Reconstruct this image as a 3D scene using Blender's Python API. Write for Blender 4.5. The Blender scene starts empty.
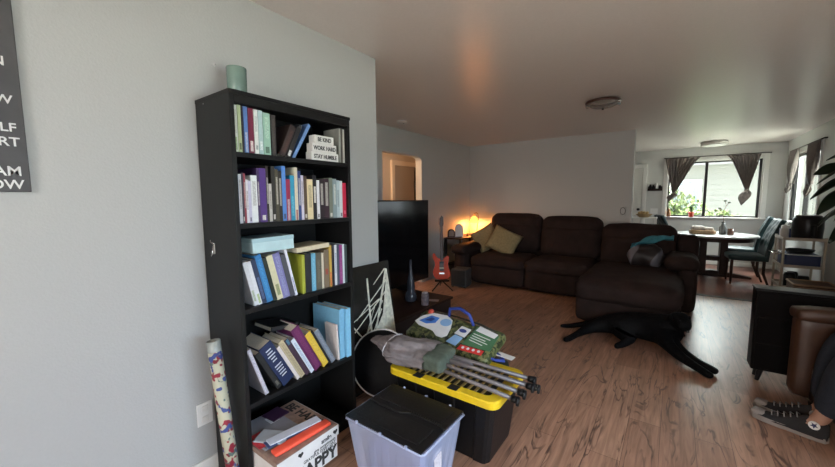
import bpy, bmesh, math, random
from mathutils import Vector, Matrix, noise
random.seed(7)
SC = bpy.context.scene
COL = SC.collection
PI = math.pi

# ------------------------------------------------------------------ camera
cam_d = bpy.data.cameras.new('camera'); cam = bpy.data.objects.new('camera', cam_d); COL.objects.link(cam)
def _axes(yaw, pitch, roll):
    cy, sy, cp, sp = math.cos(yaw), math.sin(yaw), math.cos(pitch), math.sin(pitch)
    f = Vector((-sy*cp, cy*cp, sp)); r = Vector((cy, sy, 0)); u = r.cross(f)
    c, s = math.cos(roll), math.sin(roll)
    return r*c + u*s, r*-s + u*c, f
_r, _u, _f = _axes(.63002, -.0962953, -.0056949)
cam.matrix_world = Matrix(((_r.x, _u.x, -_f.x, 0), (_r.y, _u.y, -_f.y, 0), (_r.z, _u.z, -_f.z, 1.39), (0, 0, 0, 1)))
cam_d.sensor_width = 36; cam_d.lens = 352.08/835*36; cam_d.clip_start = .02; cam_d.clip_end = 200
SC.camera = cam

# ------------------------------------------------------------------ world, daylight, exposure
w = bpy.data.worlds.new('overcast_sky'); SC.world = w; w.use_nodes = True
bg = w.node_tree.nodes['Background']; bg.inputs[0].default_value = (.86, .93, 1, 1); bg.inputs[1].default_value = 3.6
vs = SC.view_settings; vs.view_transform = 'Standard'; vs.look = 'None'; vs.exposure = 0.0; vs.gamma = 1; vs.use_curve_mapping = False
SC.cycles.use_denoising = True; SC.cycles.max_bounces = 8; SC.cycles.diffuse_bounces = 5; SC.cycles.sample_clamp_indirect = 6
SC.cycles.caustics_reflective = False; SC.cycles.caustics_refractive = False
def area(name, loc, rot, sx, sy, power, color, portal=False, spread=PI):
    d = bpy.data.lights.new(name, 'AREA'); d.shape = 'RECTANGLE'; d.size = sx; d.size_y = sy; d.energy = power; d.color = color
    d.spread = spread
    if portal: d.cycles.is_portal = True
    o = bpy.data.objects.new(name, d); COL.objects.link(o); o.location = loc; o.rotation_euler = rot
    return o
# daylight entering through the living room window on the right hand wall, the unseen one added behind, and the dining windows
def aim(name, loc, target, sx, sy, power, color):
    q = (Vector(target)-Vector(loc)).to_track_quat('-Z', 'Y').to_euler(); return area(name, loc, q, sx, sy, power, color)
sd = bpy.data.lights.new('bounce_sun', 'SUN'); sd.energy = 42; sd.angle = math.radians(25); sd.color = (1, .98, .92)  # added sun, lights the ground outside so it bounces up onto the ceiling
so_ = bpy.data.objects.new('bounce_sun', sd); COL.objects.link(so_); so_.rotation_euler = (math.radians(-6), math.radians(9), 0)
# added area lamps boosting the overcast sky outside each window, out of sight
aim('sky_fill_living', (3.1, .45, 1.85), (-1.87, .45, .6), 3.0, 1.5, 275, (.62, .78, 1.0))
aim('rear_warm_fill', (-.1, -3.6, 1.9), (-.1, -1.5, 1.4), 2.6, 1.8, 135, (1.0, .88, .77))  # added warm fill from behind for the sofa wall and ceiling
aim('sky_fill_dining', (.6, 11.3, 3.3), (.6, 9.3, 1.2), 3.0, 1.8, 800, (.90, .97, .95))
aim('sky_fill_dining_side', (3.3, 8.25, 3.2), (1.5, 8.25, 1.2), 2.4, 1.6, 450, (.90, .97, .95))
area('portal_dining_window', (.60, 9.70, 1.58), (-PI/2, 0, 0), 1.6, 1.2, 1, (1, 1, 1), True)
area('portal_dining_side_window', (1.85, 8.25, 1.58), (0, PI/2, 0), 1.2, 1.5, 1, (1, 1, 1), True)

# ------------------------------------------------------------------ materials
def srgb(h):
    h = h.lstrip('#'); v = [int(h[i:i+2], 16)/255 for i in (0, 2, 4)]
    return tuple(c/12.92 if c <= .04045 else ((c+.055)/1.055)**2.4 for c in v)
_m = {}
def mat(name, color, rough=.6, metal=0, vary=.0, scale=20, bump=0, spec=.5, emit=None, estr=0, trans=0, sheen=0, coords='Object', stretch=None):
    if name in _m: return _m[name]
    m = bpy.data.materials.new(name); m.use_nodes = True; nt = m.node_tree; b = nt.nodes['Principled BSDF']
    if isinstance(color, str): color = srgb(color)
    b.inputs['Base Color'].default_value = (*color, 1); b.inputs['Roughness'].default_value = rough; b.inputs['Metallic'].default_value = metal
    b.inputs['Specular IOR Level'].default_value = spec
    if trans: b.inputs['Transmission Weight'].default_value = trans
    if sheen: b.inputs['Sheen Weight'].default_value = sheen
    if emit: b.inputs['Emission Color'].default_value = (*emit, 1); b.inputs['Emission Strength'].default_value = estr
    if vary or bump:
        tc = nt.nodes.new('ShaderNodeTexCoord'); n = nt.nodes.new('ShaderNodeTexNoise'); n.inputs['Scale'].default_value = scale; n.inputs['Detail'].default_value = 5
        if stretch:
            mp = nt.nodes.new('ShaderNodeMapping'); mp.inputs['Scale'].default_value = stretch
            nt.links.new(tc.outputs[coords], mp.inputs[0]); nt.links.new(mp.outputs[0], n.inputs['Vector'])
        else: nt.links.new(tc.outputs[coords], n.inputs['Vector'])
        if vary:
            r = nt.nodes.new('ShaderNodeValToRGB'); r.color_ramp.elements[0].position = .3; r.color_ramp.elements[1].position = .7
            r.color_ramp.elements[0].color = (*[c*(1-vary) for c in color], 1); r.color_ramp.elements[1].color = (*[min(1, c*(1+vary)) for c in color], 1)
            nt.links.new(n.outputs['Fac'], r.inputs[0]); nt.links.new(r.outputs[0], b.inputs['Base Color'])
        if bump:
            bp = nt.nodes.new('ShaderNodeBump'); bp.inputs['Strength'].default_value = bump; bp.inputs['Distance'].default_value = .01
            nt.links.new(n.outputs['Fac'], bp.inputs['Height']); nt.links.new(bp.outputs[0], b.inputs['Normal'])
    _m[name] = m; return m

def wood_floor(name, c_dark, c_light, c_crack, rough):
    m = bpy.data.materials.new(name); m.use_nodes = True; nt = m.node_tree; N = nt.nodes; L = nt.links; b = N['Principled BSDF']
    tc = N.new('ShaderNodeTexCoord'); sp = N.new('ShaderNodeSeparateXYZ'); cb = N.new('ShaderNodeCombineXYZ')
    L.new(tc.outputs['Object'], sp.inputs[0]); L.new(sp.outputs[1], cb.inputs[0]); L.new(sp.outputs[0], cb.inputs[1])
    br = N.new('ShaderNodeTexBrick'); br.inputs['Scale'].default_value = 1; br.inputs['Brick Width'].default_value = 1.25; br.inputs['Row Height'].default_value = .165
    br.inputs['Mortar Size'].default_value = .0012; br.inputs['Mortar Smooth'].default_value = .3; br.offset = .37; br.inputs['Color1'].default_value = (*c_dark, 1); br.inputs['Color2'].default_value = (*c_light, 1)
    br.inputs['Mortar'].default_value = (*[c*1.1 for c in c_crack], 1); br.inputs['Bias'].default_value = 0
    L.new(cb.outputs[0], br.inputs['Vector'])
    # grain
    mp = N.new('ShaderNodeMapping'); mp.inputs['Scale'].default_value = (1.6, 22, 1); L.new(cb.outputs[0], mp.inputs[0])
    g = N.new('ShaderNodeTexNoise'); g.inputs['Scale'].default_value = 1.6; g.inputs['Detail'].default_value = 8; g.inputs['Distortion'].default_value = 1.2; L.new(mp.outputs[0], g.inputs['Vector'])
    gr = N.new('ShaderNodeValToRGB'); gr.color_ramp.elements[0].position = .3; gr.color_ramp.elements[0].color = (.66, .63, .60, 1); gr.color_ramp.elements[1].position = .72; gr.color_ramp.elements[1].color = (1.18, 1.16, 1.14, 1)
    L.new(g.outputs['Fac'], gr.inputs[0])
    mx = N.new('ShaderNodeMix'); mx.data_type = 'RGBA'; mx.blend_type = 'MULTIPLY'; mx.inputs[0].default_value = 1
    L.new(br.outputs['Color'], mx.inputs[6]); L.new(gr.outputs[0], mx.inputs[7])
    # dark cracks and knots
    mp2 = N.new('ShaderNodeMapping'); mp2.inputs['Scale'].default_value = (.9, 5.0, 1); L.new(cb.outputs[0], mp2.inputs[0])
    k = N.new('ShaderNodeTexNoise'); k.inputs['Scale'].default_value = 1.7; k.inputs['Detail'].default_value = 3; k.inputs['Distortion'].default_value = 1.5; L.new(mp2.outputs[0], k.inputs['Vector'])
    kr = N.new('ShaderNodeValToRGB'); e = kr.color_ramp.elements
    e[0].position = .462; e[0].color = (0, 0, 0, 1); e[1].position = .497; e[1].color = (.95, .95, .95, 1); x = e.new(.535); x.color = (0, 0, 0, 1)
    L.new(k.outputs['Fac'], kr.inputs[0])
    k2 = N.new('ShaderNodeTexNoise'); k2.inputs['Scale'].default_value = 2.1; k2.inputs['Detail'].default_value = 2; L.new(mp2.outputs[0], k2.inputs['Vector'])
    k2r = N.new('ShaderNodeValToRGB'); k2r.color_ramp.elements[0].position = .44; k2r.color_ramp.elements[1].position = .58; L.new(k2.outputs['Fac'], k2r.inputs[0])
    mu = N.new('ShaderNodeMath'); mu.operation = 'MULTIPLY'; L.new(kr.outputs[0], mu.inputs[0]); L.new(k2r.outputs[0], mu.inputs[1])
    mx2 = N.new('ShaderNodeMix'); mx2.data_type = 'RGBA'; L.new(mu.outputs[0], mx2.inputs[0]); L.new(mx.outputs[2], mx2.inputs[6]); mx2.inputs[7].default_value = (*c_crack, 1)
    L.new(mx2.outputs[2], b.inputs['Base Color'])
    b.inputs['Roughness'].default_value = rough; b.inputs['Specular IOR Level'].default_value = .5
    bp = N.new('ShaderNodeBump'); bp.inputs['Strength'].default_value = .10; bp.inputs['Distance'].default_value = .003; L.new(g.outputs['Fac'], bp.inputs['Height']); L.new(bp.outputs[0], b.inputs['Normal'])
    return m

def striped(name, colors, scale, axis=2, rough=.7, width=.5, distort=0):
    """two colours in bands of a wave along an object axis"""
    m = bpy.data.materials.new(name); m.use_nodes = True; nt = m.node_tree; b = nt.nodes['Principled BSDF']
    tc = nt.nodes.new('ShaderNodeTexCoord'); wv = nt.nodes.new('ShaderNodeTexWave'); wv.bands_direction = 'XYZ'[axis]; wv.inputs['Scale'].default_value = scale
    wv.inputs['Distortion'].default_value = distort; wv.inputs['Detail'].default_value = 2
    r = nt.nodes.new('ShaderNodeValToRGB'); r.color_ramp.elements[0].position = width-.06; r.color_ramp.elements[1].position = width+.06
    r.color_ramp.elements[0].color = (*srgb(colors[0]), 1); r.color_ramp.elements[1].color = (*srgb(colors[1]), 1)
    nt.links.new(tc.outputs['Object'], wv.inputs['Vector']); nt.links.new(wv.outputs['Fac'], r.inputs[0]); nt.links.new(r.outputs[0], b.inputs['Base Color'])
    b.inputs['Roughness'].default_value = rough
    return m

def blotched(name, base, spots, scale=30, thr=.58, rough=.7):
    m = bpy.data.materials.new(name); m.use_nodes = True; nt = m.node_tree; b = nt.nodes['Principled BSDF']
    tc = nt.nodes.new('ShaderNodeTexCoord'); cur = None
    for i, c in enumerate(spots):
        n = nt.nodes.new('ShaderNodeTexNoise'); n.inputs['Scale'].default_value = scale; n.inputs['Detail'].default_value = 1.5
        mp = nt.nodes.new('ShaderNodeMapping'); mp.inputs['Location'].default_value = (3.7*i, 1.3*i, 5.1*i); nt.links.new(tc.outputs['Object'], mp.inputs[0]); nt.links.new(mp.outputs[0], n.inputs['Vector'])
        r = nt.nodes.new('ShaderNodeValToRGB'); r.color_ramp.elements[0].position = thr; r.color_ramp.elements[1].position = thr+.03; nt.links.new(n.outputs['Fac'], r.inputs[0])
        mx = nt.nodes.new('ShaderNodeMix'); mx.data_type = 'RGBA'; nt.links.new(r.outputs[0], mx.inputs[0]); mx.inputs[7].default_value = (*srgb(c), 1)
        if cur: nt.links.new(cur, mx.inputs[6])
        else: mx.inputs[6].default_value = (*srgb(base), 1)
        cur = mx.outputs[2]
    nt.links.new(cur, b.inputs['Base Color']); b.inputs['Roughness'].default_value = rough
    return m

def glass_mat():
    m = bpy.data.materials.new('window_glass'); m.use_nodes = True; nt = m.node_tree
    for n in list(nt.nodes): nt.nodes.remove(n)
    o = nt.nodes.new('ShaderNodeOutputMaterial'); t = nt.nodes.new('ShaderNodeBsdfTransparent'); g = nt.nodes.new('ShaderNodeBsdfGlossy'); g.inputs['Roughness'].default_value = .02
    t.inputs[0].default_value = (.95, .97, .96, 1); f = nt.nodes.new('ShaderNodeFresnel'); f.inputs[0].default_value = 1.3; mx = nt.nodes.new('ShaderNodeMixShader')
    ge = nt.nodes.new('ShaderNodeNewGeometry'); iv = nt.nodes.new('ShaderNodeMath'); iv.operation = 'SUBTRACT'; iv.inputs[0].default_value = 1; nt.links.new(ge.outputs['Backfacing'], iv.inputs[1]); ml = nt.nodes.new('ShaderNodeMath'); ml.operation = 'MULTIPLY'; nt.links.new(f.outputs[0], ml.inputs[0]); nt.links.new(iv.outputs[0], ml.inputs[1]); nt.links.new(ml.outputs[0], mx.inputs[0]); nt.links.new(t.outputs[0], mx.inputs[1]); nt.links.new(g.outputs[0], mx.inputs[2]); nt.links.new(mx.outputs[0], o.inputs[0])
    return m

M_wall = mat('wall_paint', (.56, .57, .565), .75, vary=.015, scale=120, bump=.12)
M_wall_dim = mat('wall_paint_darkened', (.455, .46, .455), .75, vary=.015, scale=120, bump=.12)  # copy of the wall paint, darkened in colour to dim the left wall
M_wallk = mat('dining_wall_paint', (.56, .56, .54), .75, vary=.015, scale=120, bump=.12)
M_hall = mat('hall_paint', (.62, .52, .42), .75)
M_ceil = mat('ceiling_paint', (.78, .70, .665), .30, vary=.02, scale=60, bump=.10, spec=.6)
M_trim = mat('white_trim', (.75, .74, .71), .45)
M_glass = glass_mat()
M_floor = wood_floor('living_plank_floor', (.34, .185, .125), (.45, .26, .178), (.09, .05, .04), .31)
M_floor2 = wood_floor('dining_plank_floor', (.155, .062, .045), (.19, .08, .056), (.06, .025, .02), .3)
M_black = mat('black_laminate', (.010, .010, .010), .45, spec=.22, vary=.1, scale=40)
M_blackpl = mat('black_plastic', (.010, .010, .011), .4, spec=.25)
M_blackgl = mat('black_gloss', (.006, .006, .007), .12)
M_dkmetal = mat('dark_metal', (.03, .03, .03), .4, .8)
M_chrome = mat('chrome', (.7, .7, .7), .18, 1)
M_nickel = mat('brushed_nickel', (.45, .42, .38), .35, 1)
M_white = mat('white_plastic', (.78, .78, .76), .45)
M_paper = mat('book_pages', (.62, .57, .47), .8, vary=.12, scale=300)
M_darkwood = mat('dark_wood', (.028, .014, .010), .45, vary=.25, scale=12, spec=.2)
M_brownwood = mat('brown_wood', (.16, .075, .035), .4, vary=.2, scale=10)

# ------------------------------------------------------------------ mesh helpers
def new_obj(name, bm, material=None, parent=None, smooth=False, loc=None, rot=None):
    me = bpy.data.meshes.new(name); bmesh.ops.recalc_face_normals(bm, faces=bm.faces[:]); bm.to_mesh(me); bm.free()
    if material: me.materials.append(material)
    o = bpy.data.objects.new(name, me); COL.objects.link(o)
    if parent: o.parent = parent
    if smooth:
        for p in me.polygons: p.use_smooth = True
    if loc is not None: o.location = loc
    if rot is not None: o.rotation_euler = rot
    return o
def tag(o, label, cat, group=None):
    o['label'] = label; o['category'] = cat
    if group: o['group'] = group
    return o
def thing(name, label, cat, loc=(0, 0, 0), rz=0, group=None, rot=None):
    o = bpy.data.objects.new(name, None); COL.objects.link(o); o.empty_display_size = .05
    o.location = loc; o.rotation_euler = rot if rot else (0, 0, rz)
    return tag(o, label, cat, group)
def copy_tree(o, parent=None):
    c = o.copy(); COL.objects.link(c)
    if parent: c.parent = parent
    for ch in list(o.children): copy_tree(ch, c)
    return c
def B(): return bmesh.new()
def merge(bm, other, mx=None):
    if mx is not None: bmesh.ops.transform(other, matrix=mx, verts=other.verts[:])
    me = bpy.data.meshes.new('_t'); other.to_mesh(me); other.free(); bm.from_mesh(me); bpy.data.meshes.remove(me)
def box(bm, x0, x1, y0, y1, z0, z1, bev=0, mx=None, seg=2):
    t = bmesh.new(); bmesh.ops.create_cube(t, size=1)
    bmesh.ops.transform(t, matrix=Matrix.Translation(((x0+x1)/2, (y0+y1)/2, (z0+z1)/2)) @ Matrix.Diagonal((x1-x0, y1-y0, z1-z0, 1)), verts=t.verts[:])
    if bev: bmesh.ops.bevel(t, geom=t.edges[:], offset=bev, segments=seg, affect='EDGES', profile=.5)
    merge(bm, t, mx)
def cyl(bm, p0, p1, r0, r1=None, n=16, caps=True):
    p0, p1 = Vector(p0), Vector(p1); d = p1-p0; r1 = r0 if r1 is None else r1
    t = bmesh.new(); bmesh.ops.create_cone(t, cap_ends=caps, segments=n, radius1=r0, radius2=r1, depth=d.length)
    q = Vector((0, 0, 1)).rotation_difference(d.normalized()).to_matrix().to_4x4()
    merge(bm, t, Matrix.Translation((p0+p1)/2) @ q)
def lathe(bm, prof, c=(0, 0, 0), n=24, mx=None):
    t = bmesh.new(); rings = []
    for r, z in prof:
        if r < 1e-5: rings.append([t.verts.new((c[0], c[1], c[2]+z))])
        else: rings.append([t.verts.new((c[0]+r*math.cos(2*PI*i/n), c[1]+r*math.sin(2*PI*i/n), c[2]+z)) for i in range(n)])
    for a, b in zip(rings, rings[1:]):
        for i in range(n):
            j = (i+1) % n
            if len(a) == 1 and len(b) == 1: continue
            if len(a) == 1: t.faces.new((a[0], b[i], b[j]))
            elif len(b) == 1: t.faces.new((a[i], a[j], b[0]))
            else: t.faces.new((a[i], a[j], b[j], b[i]))
    merge(bm, t, mx)
def tube(bm, pts, r, n=8, closed=False):
    pts = [Vector(p) for p in pts]; rs = r if isinstance(r, (list, tuple)) else [r]*len(pts); rings = []; t = bmesh.new(); prev = None
    N = len(pts)
    for i, p in enumerate(pts):
        a = pts[(i-1) % N] if (i > 0 or closed) else p; b = pts[(i+1) % N] if (i < N-1 or closed) else p
        d = (b-a).normalized()
        if prev is None:
            up = Vector((0, 0, 1)) if abs(d.z) < .9 else Vector((1, 0, 0)); u = d.cross(up).normalized()
        else: u = (prev - d*prev.dot(d)).normalized()
        prev = u; v = d.cross(u)
        rings.append([t.verts.new(p + (u*math.cos(2*PI*k/n) + v*math.sin(2*PI*k/n))*rs[i]) for k in range(n)])
    M = N if closed else N-1
    for i in range(M):
        a, b = rings[i], rings[(i+1) % N]
        for k in range(n): t.faces.new((a[k], a[(k+1) % n], b[(k+1) % n], b[k]))
    if not closed: t.faces.new(rings[0][::-1]); t.faces.new(rings[-1])
    merge(bm, t)
def soft(bm, c, s, r, n=8, puff=0, jit=0, mx=None, seed=0):
    """rounded, slightly puffed box: c centre, s full size, r corner radius"""
    t = bmesh.new(); bmesh.ops.create_cube(t, size=2); bmesh.ops.subdivide_edges(t, edges=t.edges[:], cuts=n, use_grid_fill=True)
    h = Vector(s)/2; r = min(r, *h)*.999
    for v in t.verts:
        p = Vector((v.co.x*h.x, v.co.y*h.y, v.co.z*h.z)); inn = Vector([max(-(h[k]-r), min(h[k]-r, p[k])) for k in range(3)])
        d = p-inn
        q = inn + (d.normalized()*r if d.length > 1e-6 else d)
        u = [1-abs(v.co[k])**2 for k in range(3)]
        if puff:
            q.x += puff*math.copysign(1, v.co.x)*u[1]*u[2]*(abs(v.co.x) > .99); q.y += puff*math.copysign(1, v.co.y)*u[0]*u[2]*(abs(v.co.y) > .99); q.z += puff*math.copysign(1, v.co.z)*u[0]*u[1]*(abs(v.co.z) > .99)
        if jit: q += noise.noise_vector((q+Vector((seed*3.1, seed, seed)))*7)*jit
        v.co = q
    for v in t.verts: v.co += Vector(c)
    merge(bm, t, mx)
def prism(bm, pts, z0, z1, mx=None, bev=0):
    t = bmesh.new(); a = [t.verts.new((x, y, z0)) for x, y in pts]; b = [t.verts.new((x, y, z1)) for x, y in pts]
    n = len(pts); t.faces.new(a[::-1]); t.faces.new(b)
    for i in range(n): t.faces.new((a[i], a[(i+1) % n], b[(i+1) % n], b[i]))
    if bev: bmesh.ops.bevel(t, geom=t.edges[:], offset=bev, segments=2, affect='EDGES', profile=.5)
    merge(bm, t, mx)
def sheet(bm, fn, nu, nv, thick=0, mx=None):
    """grid surface fn(u,v)->Vector, given a real thickness"""
    t = bmesh.new(); g = [[t.verts.new(fn(i/nu, j/nv)) for j in range(nv+1)] for i in range(nu+1)]
    for i in range(nu):
        for j in range(nv): t.faces.new((g[i][j], g[i+1][j], g[i+1][j+1], g[i][j+1]))
    if thick: bmesh.ops.recalc_face_normals(t, faces=t.faces[:]); bmesh.ops.solidify(t, geom=t.faces[:], thickness=thick)
    merge(bm, t, mx)
def RX(a): return Matrix.Rotation(a, 4, 'X')
def RY(a): return Matrix.Rotation(a, 4, 'Y')
def RZ(a): return Matrix.Rotation(a, 4, 'Z')
def T(x, y, z): return Matrix.Translation((x, y, z))
def part(name, parent, m, fn, smooth=False, label=None, loc=None, rot=None):
    bm = B(); fn(bm); o = new_obj(name, bm, m, parent, smooth, loc, rot)
    if label: o['label'] = label
    return o
def struct(name, m, fn, parent=None, smooth=False):
    o = part(name, parent, m, fn, smooth)
    if not parent: o['kind'] = 'structure'
    return o
def skin(name, verts, edges, radii, m, parent=None, sub=2, root=0):
    me = bpy.data.meshes.new(name); me.from_pydata([Vector(v) for v in verts], edges, [])
    o = bpy.data.objects.new(name, me); COL.objects.link(o); me.materials.append(m)
    if parent: o.parent = parent
    sk = o.modifiers.new('skin', 'SKIN')
    if not me.skin_vertices: 
        bm = bmesh.new(); bm.from_mesh(me); bm.verts.layers.skin.verify(); bm.to_mesh(me); bm.free()
    for i, r in enumerate(radii):
        rr = r if isinstance(r, tuple) else (r, r)
        me.skin_vertices[0].data[i].radius = rr
        me.skin_vertices[0].data[i].use_root = (i == root)
    sk.use_smooth_shade = True; sk.branch_smoothing = .6
    s = o.modifiers.new('sub', 'SUBSURF'); s.levels = sub; s.render_levels = sub
    dg = bpy.context.evaluated_depsgraph_get(); dg.update()
    ev = o.evaluated_get(dg); nm = bpy.data.meshes.new_from_object(ev)
    o.modifiers.clear(); o.data = nm
    if not nm.materials: nm.materials.append(m)
    for p in nm.polygons: p.use_smooth = True
    return o
def text(parent, body, size, m, mx, align='LEFT', bold=.0, name='lettering', sx=1.0):
    c = bpy.data.curves.new(name, 'FONT'); c.body = body; c.size = size; c.extrude = .0006; c.offset = bold; c.align_x = align; c.materials.append(m)
    o = bpy.data.objects.new(name, c); COL.objects.link(o)
    bpy.context.view_layer.update(); me = bpy.data.meshes.new_from_object(o.evaluated_get(bpy.context.evaluated_depsgraph_get()))
    bpy.data.objects.remove(o); me.transform(mx @ Matrix.Diagonal((sx, 1, 1, 1)))
    o = bpy.data.objects.new(name, me); COL.objects.link(o)
    if parent: o.parent = parent
    return o
# a text transform: faces +x (reads towards +y)
def FX(x, y, z): return T(x, y, z) @ RZ(PI/2) @ RX(PI/2)
def FY(x, y, z): return T(x, y, z) @ RX(PI/2)      # faces -y, reads towards +x

# ================================================================== SETTING
H = 2.44
struct('floor', M_floor, lambda b: box(b, -4.5, 2.0, -2.2, 6.38, -.1, 0))
struct('floor_dining', M_floor2, lambda b: box(b, -4.5, 2.0, 6.42, 9.7, -.1, 0))
struct('trim_1', mat('threshold_strip', (.02, .015, .013), .35), lambda b: box(b, -.545, 1.67, 6.36, 6.44, -.01, .008, .003))
struct('ceiling', M_ceil, lambda b: box(b, -4.5, 2.0, -2.2, 9.7, H, H+.1))
struct('wall_left', M_wall_dim, lambda b: box(b, -3.38, -1.87, -2.2, 2.04, 0, H))
def recess(b):
    x0, x1 = -3.5, -3.38
    box(b, x0, x1, 2.04, 3.80, 0, H); box(b, x0, x1, 4.76, 6.45, 0, H)
    prism(b, [(3.80, 2.08), (4.66, 2.08), (4.73, 2.06), (4.76, 2.02), (4.76, H), (3.80, H)], x0, x1, Matrix(((0, 0, 1, 0), (1, 0, 0, 0), (0, 1, 0, 0), (0, 0, 0, 1))))
struct('wall_left_recess', M_wall, recess)
struct('wall_back', M_wall, lambda b: box(b, -3.5, -.545, 6.45, 6.60, 0, H))
struct('wall_dining_left', M_wallk, lambda b: box(b, -3.5, -3.38, 6.60, 9.54, 0, H))
def kwall(b):
    y0, y1 = 9.54, 9.68; wx0, wx1, wz0, wz1 = -.16, 1.36, .99, 2.17
    box(b, -3.5, wx0, y0, y1, 0, H); box(b, wx1, 1.82, y0, y1, 0, H); box(b, wx0, wx1, y0, y1, 0, wz0); box(b, wx0, wx1, y0, y1, wz1, H)
struct('wall_dining_back', M_wallk, kwall)
def rwall(b):
    x0, x1 = 1.67, 1.76
    def seg(y0, y1, z0=0, z1=H): box(b, x0, x1, y0, y1, z0, z1)
    seg(-2.2, -.6); seg(-.6, 1.7, 0, .30); seg(-.6, 1.7, 1.62, H); seg(1.7, 7.55)
    seg(7.55, 9.0, 0, .98); seg(7.55, 9.0, 2.13, H); seg(9.0, 9.54)
struct('wall_right', M_wallk, rwall)
def fwall(b):
    y0, y1 = -2.2, -2.05
    box(b, -1.87, -.9, y0, y1, 0, H); box(b, .7, 1.67, y0, y1, 0, H); box(b, -.9, .7, y0, y1, 0, .5); box(b, -.9, .7, y0, y1, 2.15, H)
struct('wall_front', M_wall, fwall)
# hallway
struct('wall_hall_back', M_hall, lambda b: box(b, -4.42, -4.30, 2.0, 5.84, 0, H))
struct('wall_hall_end', M_hall, lambda b: box(b, -4.30, -3.5, 5.84, 5.96, 0, H))
struct('wall_hall_near', M_hall, lambda b: box(b, -4.30, -3.5, 1.9, 2.0, 0, H))
def hdoor(b): box(b, -4.295, -4.26, 5.14, 5.74, 0.01, 2.03, .004)
d = struct('door_1', mat('hall_door_paint', (.40, .33, .27), .5), hdoor)
def hcase(b):
    box(b, -4.30, -4.25, 5.05, 5.13, 0, 2.12, .004); box(b, -4.30, -4.25, 5.13, 5.83, 2.035, 2.12, .004)
part('door_frame', d, mat('hall_trim', (.8, .68, .55), .5), hcase)
part('door_jamb', d, M_darkwood, lambda b: box(b, -4.30, -4.26, 5.745, 5.80, 0, 2.03))
part('door_hinge', d, M_dkmetal, lambda b: box(b, -4.262, -4.235, 5.73, 5.79, 1.62, 1.76, .003))
hl = bpy.data.lights.new('hall_light', 'POINT'); hl.energy = 40; hl.color = (1, .66, .40); hl.shadow_soft_size = .1
ho = bpy.data.objects.new('hall_light', hl); COL.objects.link(ho); ho.location = (-3.9, 3.6, 2.2)
# base boards
def bb(name, *a): struct(name, M_trim, lambda b: box(b, *a, .003))
bb('baseboard_left', -1.868, -1.856, -2.0, 2.03, 0, .08)
bb('baseboard_recess', -3.378, -3.366, 2.05, 3.79, 0, .08)
bb('baseboard_back', -3.37, -.55, 6.436, 6.448, 0, .08)
bb('baseboard_dining', -.53, 1.65, 9.526, 9.538, 0, .08)
bb('baseboard_right', 1.656, 1.668, 1.7, 9.52, 0, .08)
# dining window
def slide(name, y, x0, x1, z0, z1, mull, axis='y', off=0):
    """sliding window in a wall; axis y: wall faces -y at y; axis x: wall faces -x"""
    def mb(b, u0, u1, d0, d1, v0, v1, bev=.003):
        if axis == 'y': box(b, u0, u1, y+d0, y+d1, v0, v1, bev)
        else: box(b, y+d0, y+d1, u0, u1, v0, v1, bev)
    def case(b):
        c = .07
        mb(b, x0-c, x0, -.02, .03, z0-.02, z1+c); mb(b, x1, x1+c, -.02, .03, z0-.02, z1+c); mb(b, x0, x1, -.02, .03, z1, z1+c)
        mb(b, x0, x1, .03, .10, z1-.02, z1); mb(b, x0, x0+.02, .03, .10, z0, z1-.02); mb(b, x1-.02, x1, .03, .10, z0, z1-.02)
    o = struct(name, M_trim, case)
    part('window_sill', o, M_trim, lambda b: mb(b, x0-.09, x1+.09, -.055, .10, z0-.03, z0, .006))
    f = part('sash_frame', o, mat('dark_bronze_frame', (.02, .018, .017), .4, .5), lambda b: None if False else (
        mb(b, x0+.02, x0+.045, .06+off, .09+off, z0, z1-.02), mb(b, x1-.06, x1-.02, .05+off, .09+off, z0, z1-.02), mb(b, mull-.025, mull+.025, .05+off, .10+off*.9, z0, z1-.02),
        mb(b, x0+.045, x1-.06, .06+off, .09+off, z0, z0+.03), mb(b, x0+.045, x1-.06, .06+off, .09+off, z1-.05, z1-.02)))
    for a, c in ((x0+.045, mull-.025), (mull+.025, x1-.06)):
        part('glass_pane', o, M_glass, lambda b: mb(b, a, c, .072+off, .077+off, z0+.03, z1-.05, 0))
    return o
slide('window_1', 9.54, -.16, 1.36, .99, 2.17, .50)
slide('window_2', 1.67, 7.55, 9.0, .98, 2.13, 8.28, 'x', -.045)
slide('window_3', 1.67, -.6, 1.7, .30, 1.62, .55, 'x')
def rw(b):
    box(b, -.93, .73, -2.07, -2.03, 2.13, 2.21, .003); box(b, -.97, -.9, -2.07, -2.03, .46, 2.21, .003); box(b, .7, .77, -2.07, -2.03, .46, 2.21, .003); box(b, -.97, .77, -2.07, -2.0, .46, .5, .003); box(b, -.13, -.07, -2.15, -2.07, .5, 2.13, .003)
struct('window_4', M_trim, rw)  # unseen rear window, opened up for the added fill light
# dining door with casing
d2 = struct('door_2', mat('door_paint', (.70, .68, .64), .5), lambda b: box(b, -1.42, -.615, 9.50, 9.535, .01, 2.06, .004))
part('door_frame', d2, M_trim, lambda b: (box(b, -.61, -.535, 9.49, 9.54, 0, 2.15, .004), box(b, -1.50, -1.425, 9.49, 9.54, 0, 2.15, .004), box(b, -1.425, -.61, 9.49, 9.54, 2.065, 2.15, .004)))
kb = part('door_knob', d2, M_dkmetal, lambda b: (cyl(b, (-.67, 9.50, 1.14), (-.67, 9.46, 1.14), .014), lathe(b, [(0, 0), (.025, .005), (.032, .02), (.025, .038), (0, .044)], mx=T(-.67, 9.47, 1.14) @ RX(PI/2))), True)
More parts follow.
